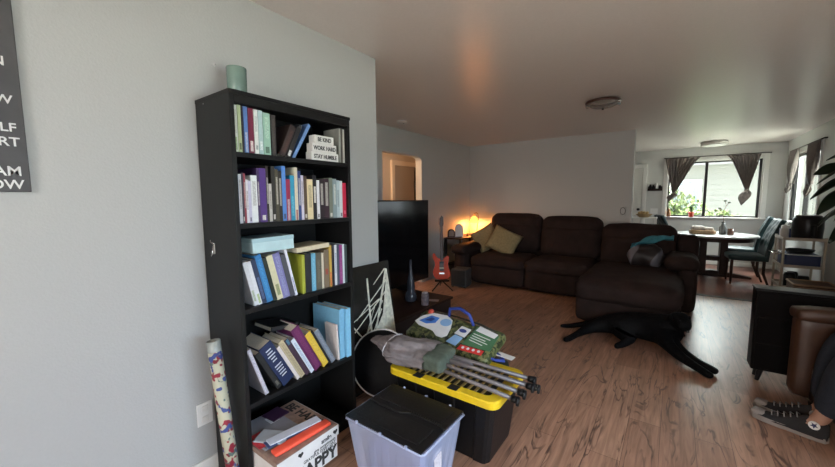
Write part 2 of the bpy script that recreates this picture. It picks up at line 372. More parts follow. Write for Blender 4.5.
# outdoors
struct('ground_outside', mat('pale_bounce_ground', (.50, .52, .46), .9, vary=.1, scale=3), lambda b: box(b, -15, 20, 9.8, 40, -.6, -.5))  # ground made pale to bounce daylight up to the dining ceiling
struct('ground_outside_side', mat('pale_bounce_ground2', (.50, .52, .46), .9, vary=.1, scale=3), lambda b: box(b, 1.9, 20, -10, 9.8, -.6, -.5))  # same paled ground, bouncing light in from the side
# neighbour's house seen through the dining window
hs = thing('house', 'pale neighbouring house with lap siding seen through the dining window', 'house', (1.9, 17.5, -.5))
def siding(b):
    for k in range(16):
        z = k*.2
        prism(b, [(0, z), (-.05, z), (-.02, z+.2), (0, z+.2)], -2.6, 3.4, Matrix(((0, 0, 1, 0), (1, 0, 0, 0), (0, 1, 0, 0), (0, 0, 0, 1))))
    box(b, -2.6, 3.4, 0, 4, 0, 3.2)
part('wall', hs, mat('pale_siding', (.24, .24, .225), .7), siding)
part('roof', hs, mat('roof_shingle', (.25, .25, .26), .9, vary=.2, scale=8), lambda b: prism(b, [(-.6, 3.1), (2, 4.2), (4.6, 3.1), (4.6, 3.25), (2, 4.4), (-.6, 3.25)], -3, 3.8, Matrix(((0, 0, 1, 0), (1, 0, 0, 0), (0, 1, 0, 0), (0, 0, 0, 1)))))
wn = part('window', hs, M_trim, lambda b: (box(b, -2.1, -1.1, -.09, -.03, 1.3, 2.6, .01),))
part('pane', wn, mat('far_pane', (.25, .33, .40), .15), lambda b: (box(b, -2.02, -1.62, -.11, -.085, 1.38, 2.52), box(b, -1.58, -1.18, -.11, -.085, 1.38, 2.52)))
M_leafout = mat('shrub_leaf', (.09, .13, .03), .7, vary=.4, scale=6)
def shrub(name, loc, rad, n, seed, label, group='shrubs outside the windows'):
    rnd = random.Random(seed); t = thing(name, label, 'shrub', loc, 0, group)
    def leaves(b):
        for i in range(n):
            a, c = rnd.uniform(0, 2*PI), rnd.uniform(-.4, 1); r = (rnd.random()**.4)
            s = math.sqrt(max(0, 1-c*c)); p = Vector((math.cos(a)*s*rad[0]*r, math.sin(a)*s*rad[1]*r, rad[2]*.9+c*rad[2]*r*.9))
            m = T(*p) @ RZ(rnd.uniform(0, 6.3)) @ RX(rnd.uniform(-1.2, 1.2)); L = rnd.uniform(.06, .11)
            vs_ = [b.verts.new(m @ Vector(q)) for q in ((0, -L, 0), (L*.45, 0, .012), (0, L, 0), (-L*.45, 0, .012))]; b.faces.new(vs_)
    f = part('foliage', t, M_leafout, leaves); f['kind'] = 'stuff'
    part('stem', t, M_brownwood, lambda b: [tube(b, [(0, 0, 0), (rad[0]*.3*math.cos(k), rad[1]*.3*math.sin(k), rad[2]), (rad[0]*.6*math.cos(k), rad[1]*.6*math.sin(k), rad[2]*1.5)], [.03, .02, .008]) for k in (0, 1.6, 3.1, 4.5)])
shrub('garden_shrub', (-.25, 12.6, -.5), (1.15, .7, 1.25), 2600, 1, 'bright green bush filling the lower left of the dining window')
shrub('garden_shrub', (1.2, 14.6, -.5), (.7, .6, .85), 1100, 2, 'lower green bush behind the red flower pot, outside the glass')
shrub('garden_shrub', (3.3, 13.0, -.5), (.9, .9, .8), 1300, 3, 'green bush seen through the side window behind the cart')

# ================================================================== BOOKCASE
bcx0, bcx1, bcy0, bcy1 = -1.854, -1.535, .768, 1.448
bc = thing('bookcase', 'tall black five-shelf bookcase packed with books, against the left wall', 'bookcase', (-1.70, 1.108, 0))
def L_(x0, x1, y0, y1, z0, z1, bev=.0015): return lambda b: box(b, x0+1.70, x1+1.70, y0-1.108, y1-1.108, z0, z1, bev)
part('side_panel', bc, M_black, L_(bcx0, bcx1, bcy0, bcy0+.02, 0, 1.855)); part('side_panel', bc, M_black, L_(bcx0, bcx1, bcy1-.02, bcy1, 0, 1.855))
part('top_panel', bc, M_black, L_(bcx0, bcx1+.004, bcy0-.002, bcy1+.002, 1.8425, 1.86))
part('top_rail', bc, M_black, L_(bcx1-.02, bcx1, bcy0+.02, bcy1-.02, 1.807, 1.8425))
part('back_panel', bc, mat('black_backing', (.008, .008, .008), .7, spec=.1), L_(bcx0, bcx0+.006, bcy0+.02, bcy1-.02, .02, 1.842, 0))
SH = {1: 1.60, 2: 1.288, 3: .90, 4: .45, 5: .07}
for z in SH.values():
    part('shelf', bc, M_black, L_(bcx0+.006, bcx1, bcy0+.02, bcy1-.02, z-.022, z))
part('kick_board', bc, M_black, L_(bcx1-.03, bcx1-.015, bcy0+.02, bcy1-.02, 0, .048))
part('cam_screw', bc, M_chrome, lambda b: cyl(b, (-.07, -.341, 1.832), (-.07, -.338, 1.832), .004, n=8), label='small pale screw cap')

def book(shelf, y, wd, h, color, depth=.16, lean=0, label='', rough=.5, group=None, xf=None, band=None, zextra=0):
    """book standing on a shelf, spine to +x; lean in degrees, + tips the top to -y"""
    a = math.radians(lean); fx = bcx1-.02 if xf is None else xf; z = SH[shelf]+.0005+zextra
    s = 1 if a >= 0 else -1
    t = thing('book', label, 'book', (fx, y, z), rot=(a, 0, 0), group=group)
    y0, y1 = (0, wd) if s > 0 else (-wd, 0); c = .0022
    cm = mat('cover_'+color, color, rough, vary=.06, scale=60)
    def cover(b):
        box(b, -depth, 0, y0, y0+c, 0, h); box(b, -depth, 0, y1-c, y1, 0, h); box(b, -.003, .0008, y0+.0004, y1-.0004, 0, h, .0004, seg=1)
    part('cover', t, cm, cover)
    part('pages', t, M_paper, lambda b: box(b, -depth+.004, -.003, y0+c, y1-c, .004, h-.004))
    if band:
        for z0, z1, bc_ in band:
            cc = tuple(.25*a_+.75*b_ for a_, b_ in zip(srgb(color), srgb(bc_))) if z1-z0 < .4 and z0 < .6 else tuple(.62*a_+.38*b_ for a_, b_ in zip(srgb(color), srgb(bc_)))
            part('spine_label', t, mat('label_'+bc_+color+str(z0), cc, .6, vary=.35, scale=220), lambda b: box(b, .0008, .0013, y0+wd*.24, y1-wd*.24, h*z0, h*z1))
    return t
def scale_y(v): return .7895 + (v-.785)*(1.4265-.7895)/(1.452-.785)
ORD = ['first','second','third','fourth','fifth','sixth','seventh','eighth','ninth','tenth','eleventh','twelfth','thirteenth','fourteenth','fifteenth','sixteenth','seventeenth','eighteenth','nineteenth','twentieth','twenty-first','twenty-second','twenty-third','twenty-fourth','twenty-fifth','twenty-sixth','twenty-seventh','twenty-eighth','twenty-ninth','thirtieth','thirty-first','thirty-second']
G1, G2, G3, G4 = 'books on the top shelf', 'books packed on the second shelf', 'books on the third shelf', 'books on the fourth shelf'
# top shelf, upright run: y, width, height, colour, words, band
top = [(.785,.020,.201,'#c9cdc4','white book with a green foot',[(.05,.32,'#7f9c62'),(.40,.9,'#8d8f88')]), (.806,.017,.204,'#a9b58d','pale sage book with a dark emblem',[(.06,.2,'#1f2a20')]), (.824,.009,.202,'#2b2530','thin plum-black book',None),
 (.834,.020,.203,'#4f6fa8','blue book with a white lower spine',[(.03,.45,'#d8dade')]), (.856,.026,.200,'#6d1f3a','maroon book with a white spine tag',[(.05,.28,'#d9d3d0')]), (.884,.020,.199,'#d8dcd8','plain white book',[(.1,.2,'#7c8688'),(.5,.85,'#b0b8b8')]),
 (.905,.023,.199,'#a7bfc0','pale teal book',[(.1,.3,'#e0e6e4')]), (.929,.038,.193,'#8fb3a2','thick sea green book',[(.05,.2,'#27402f'),(.4,.9,'#b6cfc0')]), (.972,.024,.190,'#35302f','charcoal book with worn spine',[(.08,.9,'#575049')])]
for i, (y, wd, h, c, n, bd) in enumerate(top):
    book(1, scale_y(y), wd*.93, h, c, .14+.01*(i % 3), 0, n+', %s from the left on the top shelf' % ORD[i], group=G1, band=bd)
for i, (yb, wd, h, a, c, n, bd) in enumerate([(1.035,.033,.165,-25,'#2a201f','thick dark brown book leaning right in the middle of the top shelf',[(.1,.85,'#5a3b36')]), (1.066,.026,.165,-25,'#171619','black book with a white spine tag leaning right on the top shelf',[(.02,.2,'#e0e0e0')]), (1.089,.018,.195,-26,'#3c4248','dark slate book leaning right, second from the white blocks',[(.75,.9,'#8fa59a')]), (1.120,.018,.215,-30,'#6d8fc4','pale blue book leaning steeply, nearest the white word blocks',[(.1,.6,'#8db0dd')])]):
    book(1, yb, wd, h, c, .13, a, n, group=G1, band=bd, xf=-1.60 if i > 1 else None)
for i, (y, wd, h, c, n) in enumerate([(1.383,.013,.192,'#8f8f88','thin grey book right of the white word blocks'), (1.3975,.011,.193,'#4b463f','thin brown book between two pale ones, right end of top shelf'), (1.4105,.013,.190,'#b7b4aa','thin off-white book at the right end of the top shelf')]):
    book(1, y, wd, h, c, .13, 0, n, group=G1)
# word blocks
wb = thing('word_block_stack', 'stack of three white blocks with painted mottoes on the top shelf', 'decoration', (-1.60, 1.27, SH[1]+.0005))
M_letter = mat('dark_lettering', (.05, .05, .05), .7)
for k, (y0, y1, z0, z1, s_) in enumerate([(-.085, .098, 0, .044, 'STAY HUMBLE'), (-.078, .084, .0445, .089, 'WORK HARD'), (-.062, .066, .0895, .132, 'BE KIND')]):
    p = part('block', wb, mat('white_block', (.72, .71, .67), .6, vary=.06, scale=40), lambda b: box(b, .006, .055, y0, y1, z0, z1, .002))
    text(p, s_, .030, M_letter, FX(.0562, (y0+y1)/2, z0+.011), 'CENTER', .0008, sx=.80)
# second shelf
s2 = [(.009,.215,'#8fa2c4','thin pale blue paperback'),(.013,.218,'#c9c9cf','white paperback with black type'),(.009,.225,'#3a3442','thin dark violet-grey book'),(.009,.222,'#8d3342','thin brick red book'),(.011,.195,'#d4d3da','white paperback'),(.013,.190,'#b9b6cf','pale lilac book'),(.029,.215,'#d9dcdf','thick silver-white book'),(.012,.250,'#3d2a55','narrow deep purple book'),(.032,.250,'#4b2d77','thick purple textbook'),(.012,.262,'#2b2622','tall thin black-brown book'),(.015,.180,'#b8b4ae','short pale grey book'),(.019,.262,'#2a2823','tall black book'),(.017,.250,'#4a4636','olive brown book'),(.018,.243,'#2f2a24','dark umber book'),(.022,.268,'#4f7fc4','tall bright blue book'),(.023,.205,'#8e2a48','short maroon book with a white foot'),(.025,.225,'#2b87a8','teal blue book'),(.019,.266,'#cfc9b2','tall cream book'),(.018,.250,'#2f4278','dark navy book'),(.016,.228,'#ccc6d6','lavender-white book'),(.020,.225,'#5a4a3d','brown book'),(.036,.210,'#d8c8a0','thick tan book'),(.024,.232,'#232124','black book'),(.019,.208,'#dddde0','bright white book with black type'),(.030,.214,'#2a1f24','thick wine-black book'),(.034,.218,'#35222b','thick dark burgundy book'),(.025,.224,'#6d7568','grey-green book'),(.028,.220,'#7d8f93','slate teal book'),(.021,.212,'#a6b7bd','pale blue-grey book'),(.022,.210,'#c4ccce','silver-grey book')]
y = .7895; sc_ = (1.4265-.7895-.028)/sum(v[0] for v in s2)
for i, (wd, h, c, n) in enumerate(s2):
    W = wd*sc_; r = random.Random(i)
    lum = sum(srgb(c)); bd = [(.28+.1*r.random(), .72+.2*r.random(), '#e6e2d8' if lum < .8 else '#55504c')] if i % 3 != 2 else [(.04, .13, '#d8d4cc' if lum < .8 else '#3c3a48')]
    if i == 15: bd = [(0, .52, '#dedee2')]
    if i == 16: bd = [(.1, .55, '#77c0d6')]
    if i == 17: bd = [(0, .2, '#a02a3c')]
    book(2, y+.0002, W-.0004, h, c, .13+.012*(i*7 % 5), 0, n+', %s from the left on the second shelf' % ORD[i], group=G2, band=bd); y += W
book(2, 1.399, .0272, .200, '#b3213f', .15, 0, 'crimson red book at the right end of the second shelf', group=G2, band=[(.1,.2,'#d97080')])
# third shelf: leaning run
lean3 = [(.822,.017,.215,12,'#cfd1d6','white book leaning at the left end of the third shelf',[(.1,.35,'#8a9a78')]),(.842,.018,.215,12.5,'#d8dbe0','white book with a green foot leaning on the third shelf',[(.03,.25,'#9bb05a')]),(.863,.022,.222,13.5,'#26324f','navy book leaning, beside the bright blue one',[(.1,.6,'#6d82b0')]),(.888,.029,.240,13.5,'#2f74ad','bright blue thick book leaning on the third shelf',[(.08,.9,'#4d9ad0')]),(.921,.020,.222,13.8,'#20281f','dark green book leaning behind the cream one',None),(.944,.030,.228,15.5,'#cdc8a8','cream book leaning in the middle of the third shelf',[(.1,.35,'#6f7a4a')]),(.979,.036,.236,14,'#7674a8','violet book with patterned spine leaning on the third shelf',[(.04,.92,'#9a9cc0')]),(1.019,.026,.225,13,'#4a4c55','slate grey book leaning, left of a white one',None),(1.050,.013,.250,11,'#dcdfea','slim white book leaning, last of the leaning third-shelf books',[(.1,.4,'#8d93b8')])]
yb = .845
for (_, wd, h, a, c, n, bd) in lean3:
    book(3, yb, wd*1.06, h, c, .15, 13, n, group=G3, band=bd); yb += wd*1.06/math.cos(math.radians(13))+.0004
up3 = [(1.108,.018,.205,'#a2a83c','yellow-green book in the middle of the third shelf',None),(1.128,.037,.210,'#26282c','thick black book in the middle of the third shelf',None),(1.167,.028,.205,'#6aa7c4','light blue book on the third shelf',[(.1,.9,'#86bdd6')]),(1.197,.036,.204,'#5c5a4e','thick grey-olive book on the third shelf',[(.2,.8,'#7b7868')]),(1.235,.014,.200,'#cfc7b4','narrow cream book on the third shelf',None),(1.251,.034,.214,'#7a6a56','brown-beige book with a red band on the third shelf',[(.35,.5,'#9c3a30')]),(1.288,.018,.238,'#b99a4a','golden yellow book on the third shelf',[(.02,.35,'#c9553f')]),(1.308,.016,.236,'#2a2c38','dark navy book beside the golden one, third shelf',None),(1.326,.017,.234,'#d3d6da','white book between navy and grey, third shelf',[(.3,.8,'#6a86b0')]),(1.345,.016,.236,'#4a5566','blue-grey book near the right end of the third shelf',None),(1.363,.022,.230,'#8c3f7c','magenta purple book near the right end of the third shelf',[(.1,.8,'#b06aa4')]),(1.387,.014,.232,'#cfe0e0','pale aqua book near the right end of the third shelf',None),(1.403,.018,.228,'#3a4a4a','dark teal book at the right end of the third shelf',None)]
for (y, wd, h, c, n, bd) in up3: book(3, y, wd, h, c, .15, 0, n, group=G3, band=bd)
def flatbook(x1, y0, y1, z, th, dep, color, n, roll=0, yaw=0, nm='book', cat='book', pages=True):
    t = thing(nm, n, cat, (x1, y0, z), rot=(roll, 0, yaw))
    w_ = y1-y0; cm = mat('cover_'+color, color, .5, vary=.06, scale=60)
    part('cover', t, cm, lambda b: (box(b, -dep, 0, 0, w_, 0, .002), box(b, -dep, 0, 0, w_, th-.002, th), box(b, -.002, .0006, 0, w_, 0, th)))
    part('pages', t, M_paper, lambda b: box(b, -dep+.002, -.003, .003, w_-.003, .002, th-.002))
    return t
bx = thing('storage_box', 'pale aqua box lying flat on top of the leaning third-shelf books', 'box', (bcx1-.012, .846, 1.144), rot=(math.radians(1), 0, 0))
part('body', bx, mat('pale_aqua_card', '#b4d0d6', .5, vary=.05, scale=30), lambda b: box(b, -.16, 0, .0, .215, .001, .069, .003))
part('lid_edge', bx, mat('aqua_edge', '#9cbcc6', .5), lambda b: box(b, -.161, .001, -.001, .216, .05, .0705, .002))
flatbook(bcx1-.01, 1.074, 1.284, 1.1215, .024, .16, '#cfc4a8', 'cream hardback lying flat across the upright third-shelf books', math.radians(2.5))
# fourth shelf: strongly leaning run
l4 = [(.876,.018,.262,18,'#b9b6c0','pale grey book leaning at the left end of the fourth shelf',[(.03,.95,'#d7d9e2')]),(.942,.026,.240,27,'#1f2020','black book with small emblem leaning on the fourth shelf',[(.08,.2,'#6a6a60')]),(.975,.070,.262,28,'#1e2b4f','large thick navy book with white title lines on the fourth shelf',None),(1.055,.018,.238,28,'#d9d0cc','white book leaning against the navy one, fourth shelf',None),(1.076,.029,.262,28,'#b7a98a','beige patterned book leaning on the fourth shelf',[(.04,.95,'#8d8468')]),(1.110,.027,.262,28,'#43303f','dark plum book with a teal top leaning on the fourth shelf',[(.86,.99,'#4aa6c4')]),(1.1415,.023,.250,28,'#d3dbe6','white and pale blue book leaning on the fourth shelf',[(.1,.9,'#7b92b5')]),(1.169,.050,.305,28,'#5f2352','thick ornate purple book leaning on the fourth shelf',[(.04,.96,'#87406f')]),(1.2265,.038,.250,28,'#d8b640','bright yellow book leaning on the fourth shelf',[(.1,.8,'#e0c560')]),(1.270,.013,.262,28,'#242326','thin black book leaning right of the yellow one',None),(1.286,.030,.250,28,'#77808c','slate grey book leaning right of the yellow one, fourth shelf',[(.05,.9,'#97a0ac')])]
for (yb, wd, h, a, c, n, bd) in l4:
    t = book(4, yb, wd, h, c, .16+.02*(wd > .05), a, n, group=G4, band=bd)
    if wd > .065:
        def lines(b):
            r = random.Random(3)
            for k in range(11):
                if k in (5,): continue
                L = r.uniform(.5, 1); z = h*(.2+.065*k); box(b, .0008, .0013, wd*(.5-.34*L), wd*(.5+.34*L), z, z+.006)
        part('title_lines', t, mat('pale_foil', (.6, .63, .7), .5), lines)
book(4, 1.334, .012, .215, '#e0d8d4', .10, 3, 'white booklet with a red top edge at the right of the fourth shelf', group=G4, band=[(.82, .9, '#b03040')])
book(4, 1.3485, .036, .300, '#7fb8d8', .24, .0, 'tall light blue binder, left of the two on the fourth shelf', group=G4, xf=bcx1-.02)
book(4, 1.390, .034, .296, '#86c2e2', .24, .0, 'tall sky blue binder touching the right side of the fourth shelf', group=G4, xf=bcx1-.005)
flatbook(bcx1-.09, .96, 1.12, .724, .022, .16, '#1b1b1e', 'black glossy book lying slanted over the leaning fourth-shelf books', math.radians(-6))
# shoe box with happy lettering
sb = thing('shoe_box', 'white cardboard box covered in BE HAPPY lettering, sticking out of the bottom shelf', 'box', (-1.72, .79, .0705))
M_card = mat('white_card', (.72, .71, .70), .6, vary=.05, scale=15)
part('body', sb, M_card, lambda b: box(b, .004, .374, .004, .342, 0, .15, .002))
ld = part('lid', sb, mat('kraft_lid', (.30, .20, .16), .6, vary=.2, scale=30), lambda b: box(b, .0, .378, .0, .346, .15, .172, .002))
part('lid_rim', sb, M_card, lambda b: (box(b, .3785, .380, .0, .346, .118, .171), box(b, .0, .38, .3465, .348, .118, .171)))
M_blk = mat('black_print', (.02, .02, .02), .6)
text(sb, 'BE HAPPY', .075, M_blk, T(.02, .335, .1722) @ RZ(-PI/2+PI/2) @ T(0, -.062, 0), 'LEFT', .002, sx=.92)
text(sb, 'HAPPY', .085, M_blk, FX(.3745, .335, .012), 'RIGHT', .003, sx=1.0)
for k, (s_, z) in enumerate([('give compliments', .100), ('GRATEFUL EVERY DAY', .082), ('BE FAMILY', .066)]):
    text(sb, s_, .021, M_blk, FX(.3742 if z < .118 else .3804, .33, z), 'RIGHT', .0003, sx=.9)
text(sb, 'smile', .03, M_blk, FX(.3804, .30, .128), 'RIGHT', .0008)
def heart(b, m):
    pts = [(.16*math.sin(t_)**3, .01*(13*math.cos(t_)-5*math.cos(2*t_)-2*math.cos(3*t_)-math.cos(4*t_))) for t_ in [2*PI*k/24 for k in range(24)]]
    prism(b, [(x*.09, z*.09) for x, z in pts], 0, .0008, m)
part('heart_print', sb, M_blk, lambda b: (heart(b, FX(.3804, .325, .144)), heart(b, FX(.3804, .12, .144))))
def pap(name, lab, cat, col, loc, rot, size, bev=.001, extra=None, rough=.5):
    t = thing(name, lab, cat, loc, rot=rot); part('sheet', t, mat('sheet_'+col, col, rough, vary=.06, scale=30), lambda b: box(b, -size[0]/2, size[0]/2, -size[1]/2, size[1]/2, 0, size[2], bev))
    if extra: extra(t)
    return t
def env_extra(t):
    part('printed_patch', t, mat('red_print', '#cf3d45', .5, vary=.3, scale=50), lambda b: box(b, -.01, .11, -.115, -.045, .012, .0128))
    part('address_label', t, mat('label_white', '#d2d2d8', .5, vary=.1, scale=80), lambda b: box(b, -.08, -.02, .02, .07, .012, .0128))
pap('padded_envelope', 'grey padded envelope with red print on the happy box', 'envelope', '#86858c', (-1.585, .905, .2435), (.0, .0, .0), (.26, .20, .012), .004, env_extra)
pap('plastic_sleeve', 'crumpled clear silver plastic packet on top of the grey envelope', 'packet', '#a8adb5', (-1.50, .87, .2575), (.0, .0, .5), (.15, .09, .008), .003)
pap('paper_pamphlet', 'dark purple pamphlet on the back of the happy box', 'pamphlet', '#3d2140', (-1.66, .985, .2562), (0, 0, .1), (.10, .10, .003))
fo = thing('document_folder', 'coral red folder lying diagonally on the front of the happy box', 'folder', (-1.392, .960, .2430), rot=(0, 0, -.06))
part('cover', fo, mat('coral_red', '#f0583f', .45, vary=.04), lambda b: soft(b, (0, 0, .012), (.055, .30, .022), .011, 5), True)
pap('white_booklet', 'white and navy booklet tucked beside the coral folder', 'booklet', '#cfd4e2', (-1.447, .955, .2665), (0, 0, -.16), (.05, .26, .006), .001)
pap('navy_booklet', 'navy booklet under the white one on the happy box', 'booklet', '#3d4d78', (-1.452, .945, .2590), (0, 0, -.12), (.055, .26, .006), .001)

# candle jar on bookcase
cj = thing('candle_jar', 'frosted grey-green glass candle jar on top of the bookcase', 'candle', (-1.705, .895, 1.8605))
part('glass', cj, mat('frosted_green_glass', (.15, .22, .19), .25, vary=.08, scale=20, spec=.6), lambda b: lathe(b, [(0, 0), (.038, 0), (.042, .006), (.044, .148), (.043, .151), (.040, .149), (.038, .1), (0, .1)], n=28), True)
part('wax', cj, mat('green_wax', (.25, .34, .29), .5), lambda b: cyl(b, (0, 0, .1), (0, 0, .104), .038, n=28))
# little hook and keys on the side panel
hk = thing('key_hook', 'small silver hook with twisted wire stuck on the bookcase side', 'hook', (-1.745, .7675, 1.17))
part('plate', hk, M_nickel, lambda b: box(b, -.006, .006, -.004, 0, -.03, .02, .002))
part('wire_hook', hk, M_chrome, lambda b: (tube(b, [(0, -.004, .015), (.012, -.012, .026), (.02, -.01, .018)], .0025), tube(b, [(0, -.004, .015), (-.012, -.012, .028), (-.004, -.014, .036)], .0025), tube(b, [(0, -.005, .01), (.002, -.012, -.03), (-.006, -.014, -.04)], .003)), True)
# wrapping paper roll
wr = thing('wrapping_paper_roll', 'roll of patterned wrapping paper leaning between wall and bookcase', 'wrapping paper', (-1.60, .735, 0.0), rot=(math.radians(1.5), math.radians(-7.5), 0))
part('roll', wr, blotched('patterned_wrap', '#b9b7a0', ['#7b1f30', '#5d6f6a', '#8a2436', '#3b4a86'], 26, .60), lambda b: lathe(b, [(.027, .002), (.028, .002), (.029, .74), (.024, .74), (.024, .70), (0, .70), (0, .002)], n=24), True)
part('plastic_wrap_end', wr, mat('shiny_film', (.30, .32, .30), .15), lambda b: lathe(b, [(.0295, .70), (.030, .75), (.0265, .752), (.0265, .70)], n=24), True)
# socket plate
sp = thing('wall_outlet', 'white outlet plate low on the left wall behind the paper roll', 'outlet', (-1.869, .725, .32))
part('plate', sp, M_white, lambda b: box(b, 0, .006, -.036, .036, -.058, .058, .002))
part('socket', sp, M_trim, lambda b: (box(b, .005, .009, -.016, .016, .012, .042, .003), box(b, .005, .009, -.016, .016, -.042, -.012, .003)))
nh = thing('wall_anchor', 'tiny white wall anchor above the candle jar', 'wall anchor', (-1.8695, .872, 2.055))
part('plug', nh, M_white, lambda b: cyl(b, (0, 0, 0), (.004, 0, 0), .006, n=10), True)
# sign at the far left
sg = thing('wall_sign', 'charcoal word sign on the left wall at the picture edge', 'sign', (-1.8695, -.09, 1.424))
part('board', sg, mat('charcoal_board', (.055, .052, .056), .6, vary=.15, scale=12), lambda b: box(b, 0, .018, -.30, .302, 0, .82, .002))
M_let = mat('sign_lettering', (.72, .72, .72), .6)
for s_, z, sz, yr in (('N', .424, .046, .272), ('EW', .299, .044, .280), ('LF', .206, .044, .282), ('ART', .157, .046, .287), ('AM', .056, .050, .284), ('OW', .011, .048, .286)):
    text(sg, s_, sz*.92, M_let, FX(.0185, yr, z), 'RIGHT', .0006)

# ================================================================== BINS, CHAIR, BAG
# clear storage bin with folding black lid
sbn = thing('storage_bin', 'clear plastic storage bin with a two-flap black lid, in front of the bookcase', 'storage bin', (-1.03, 1.298, 0))
M_clear = bpy.data.materials.new('milky_clear_plastic'); M_clear.use_nodes = True
_nt = M_clear.node_tree; _b = _nt.nodes['Principled BSDF']; _b.inputs['Base Color'].default_value = (.55, .62, .85, 1); _b.inputs['Roughness'].default_value = .22; _b.inputs['Alpha'].default_value = .5
def binwall(b):
    # four tapered ribbed walls and a floor, open inside
    bx_, by_, tx, ty, hh = .185, .145, .228, .182, .325
    def ring(sx, sy, z): 
        pts = []; N = 10
        for (x0, y0, x1, y1) in ((-1, -1, 1, -1), (1, -1, 1, 1), (1, 1, -1, 1), (-1, 1, -1, -1)):
            for k in range(N):
                u = k/N; x = x0+(x1-x0)*u; y = y0+(y1-y0)*u
                rib = .005 if k % 2 == 0 and k > 0 and .03 < z < .28 else 0
                X = x*sx; Y = y*sy
                if k == 0: X *= .975; Y *= .975
                if abs(x) == 1 and k: X -= math.copysign(rib, x)
                if abs(y) == 1 and k: Y -= math.copysign(rib, y)
                pts.append(b.verts.new((X, Y, z)))
        return pts
    rs = []
    for z in (.004, .03, .031, .28, .281, hh):
        u = z/hh; rs.append(ring(bx_+(tx-bx_)*u, by_+(ty-by_)*u, z))
    n = len(rs[0])
    for a, c in zip(rs, rs[1:]):
        for i in range(n): b.faces.new((a[i], a[(i+1) % n], c[(i+1) % n], c[i]))
    b.faces.new(rs[0][::-1])
part('tub', sbn, M_clear, binwall)
part('rim', sbn, M_clear, lambda b: tube(b, [(-.228, -.174, .322), (-.222, -.184, .322), (.222, -.184, .322), (.236, -.172, .322), (.236, .172, .322), (.222, .184, .322), (-.222, .184, .322), (-.236, .172, .322), (-.236, -.172, .322)], .006, 6, closed=True), True)
M_lid = mat('black_lid_plastic', (.008, .008, .009), .38, vary=.1, bump=.1, scale=60, spec=.3)
def zig(x): return .016*math.copysign(min(1, abs(math.sin(x*14))*3), math.sin(x*14))
def flap(sign):
    def f(b):
        n = 40; pts = []
        for k in range(n+1):
            x = -.228+.456*k/n; pts.append((x, zig(x)+sign*.0015))
        poly = pts + [(.228, sign*.182), (-.228, sign*.182)]
        prism(b, poly if sign < 0 else poly, .327, .334)
        box(b, -.19, .19, sign*.03 if sign > 0 else -.15, .15 if sign > 0 else -.03, .334, .338, .0015)
    return f
part('lid_flap', sbn, M_lid, flap(-1)); part('lid_flap', sbn, M_lid, flap(1))
part('lid_seam', sbn, M_lid, lambda b: tube(b, [(-.225+.45*k/60, zig(-.225+.45*k/60), .3365) for k in range(61)], .005, 6), True)
for x, y in ((-.15, -.186), (0, -.186), (.15, -.186), (-.15, .186), (0, .186), (.15, .186)):
    part('hinge_loop', sbn, M_clear, lambda b: box(b, x-.006, x+.006, y-.005, y+.005, .320, .338, .002))
part('contents', sbn, mat('bin_contents', (.10, .12, .30), .8, vary=.5, scale=9), lambda b: soft(b, (0, 0, .13), (.33, .25, .24), .04, 6, jit=.02), True, label='dim bluish folded cloth showing through the plastic')
part('paper_sticker', sbn, mat('sticker', (.65, .62, .68), .6, vary=.2, scale=80), lambda b: box(b, .213, .2145, -.06, .0, .15, .25), label='pale paper sticker on the side')

# black tote with yellow lid
tt = thing('tote', 'heavy black tote with bright yellow snap lid under the folded camp chair', 'storage bin', (-1.008, 1.757, 0))
def tote(b):
    def ring(sx, sy, z): return [b.verts.new((x*sx*(.95 if abs(x) == 1 and abs(y) == 1 else 1), y*sy*(.95 if abs(x) == 1 and abs(y) == 1 else 1), z)) for x, y in
        [(-1, -1), (-.9, -1), (-.5, -1), (-.48, -.96), (-.1, -.96), (-.08, -1), (.3, -1), (.32, -.96), (.7, -.96), (.72, -1), (.9, -1), (1, -1), (1, -.8), (1, 0), (1, .8), (1, 1), (.9, 1), (0, 1), (-.9, 1), (-1, 1), (-1, .8), (-1, 0), (-1, -.8)]]
    rs = [ring(.285, .165, .002), ring(.29, .168, .03), ring(.325, .192, .34), ring(.335, .205, .345), ring(.335, .205, .357)]
    n = len(rs[0])
    for a, c in zip(rs, rs[1:]):
        for i in range(n): b.faces.new((a[i], a[(i+1) % n], c[(i+1) % n], c[i]))
    b.faces.new(rs[0][::-1]); b.faces.new(rs[-1])
part('tub', tt, M_lid, tote)
M_yel = mat('yellow_plastic', (.80, .56, .02), .38, vary=.06, scale=30)
def rr(sx, sy, r, n=5):
    o = []
    for cx, cy, a0 in ((sx-r, sy-r, 0), (-sx+r, sy-r, PI/2), (-sx+r, -sy+r, PI), (sx-r, -sy+r, 1.5*PI)):
        for k in range(n+1): o.append((cx+r*math.cos(a0+PI/2*k/n), cy+r*math.sin(a0+PI/2*k/n)))
    return o
def ylid(b):
    a = rr(.352, .212, .05); c = rr(.295, .160, .03); A = []
    for lst, z in ((a, .345), (a, .378), ([(x*.985, y*.98) for x, y in a], .385), (c, .385), (c, .366)): A.append([b.verts.new((x, y, z)) for x, y in lst])
    n = len(a)
    for p, q in zip(A, A[1:]):
        for i in range(n): b.faces.new((p[i], p[(i+1) % n], q[(i+1) % n], q[i]))
    b.faces.new(A[-1]); b.faces.new(A[0][::-1])
part('lid', tt, M_yel, ylid)
def slots(b):
    for k in range(13): box(b, -.255+k*.038, -.231+k*.038, -.15, .15, .366, .376, .002)
M_lidblk = mat('lid_dark_insert', (.02, .02, .02), .4)
ins = part('lid_insert', tt, M_lidblk, lambda b: box(b, -.28, .28, -.155, .155, .3665, .368))
for k in range(13):
    part('lid_rib', tt, mat('tan_rib', (.36, .24, .08), .5), lambda b: box(b, -.258+k*.041, -.244+k*.041, -.15, .15, .368, .3775, .002), label='tan lid rib')
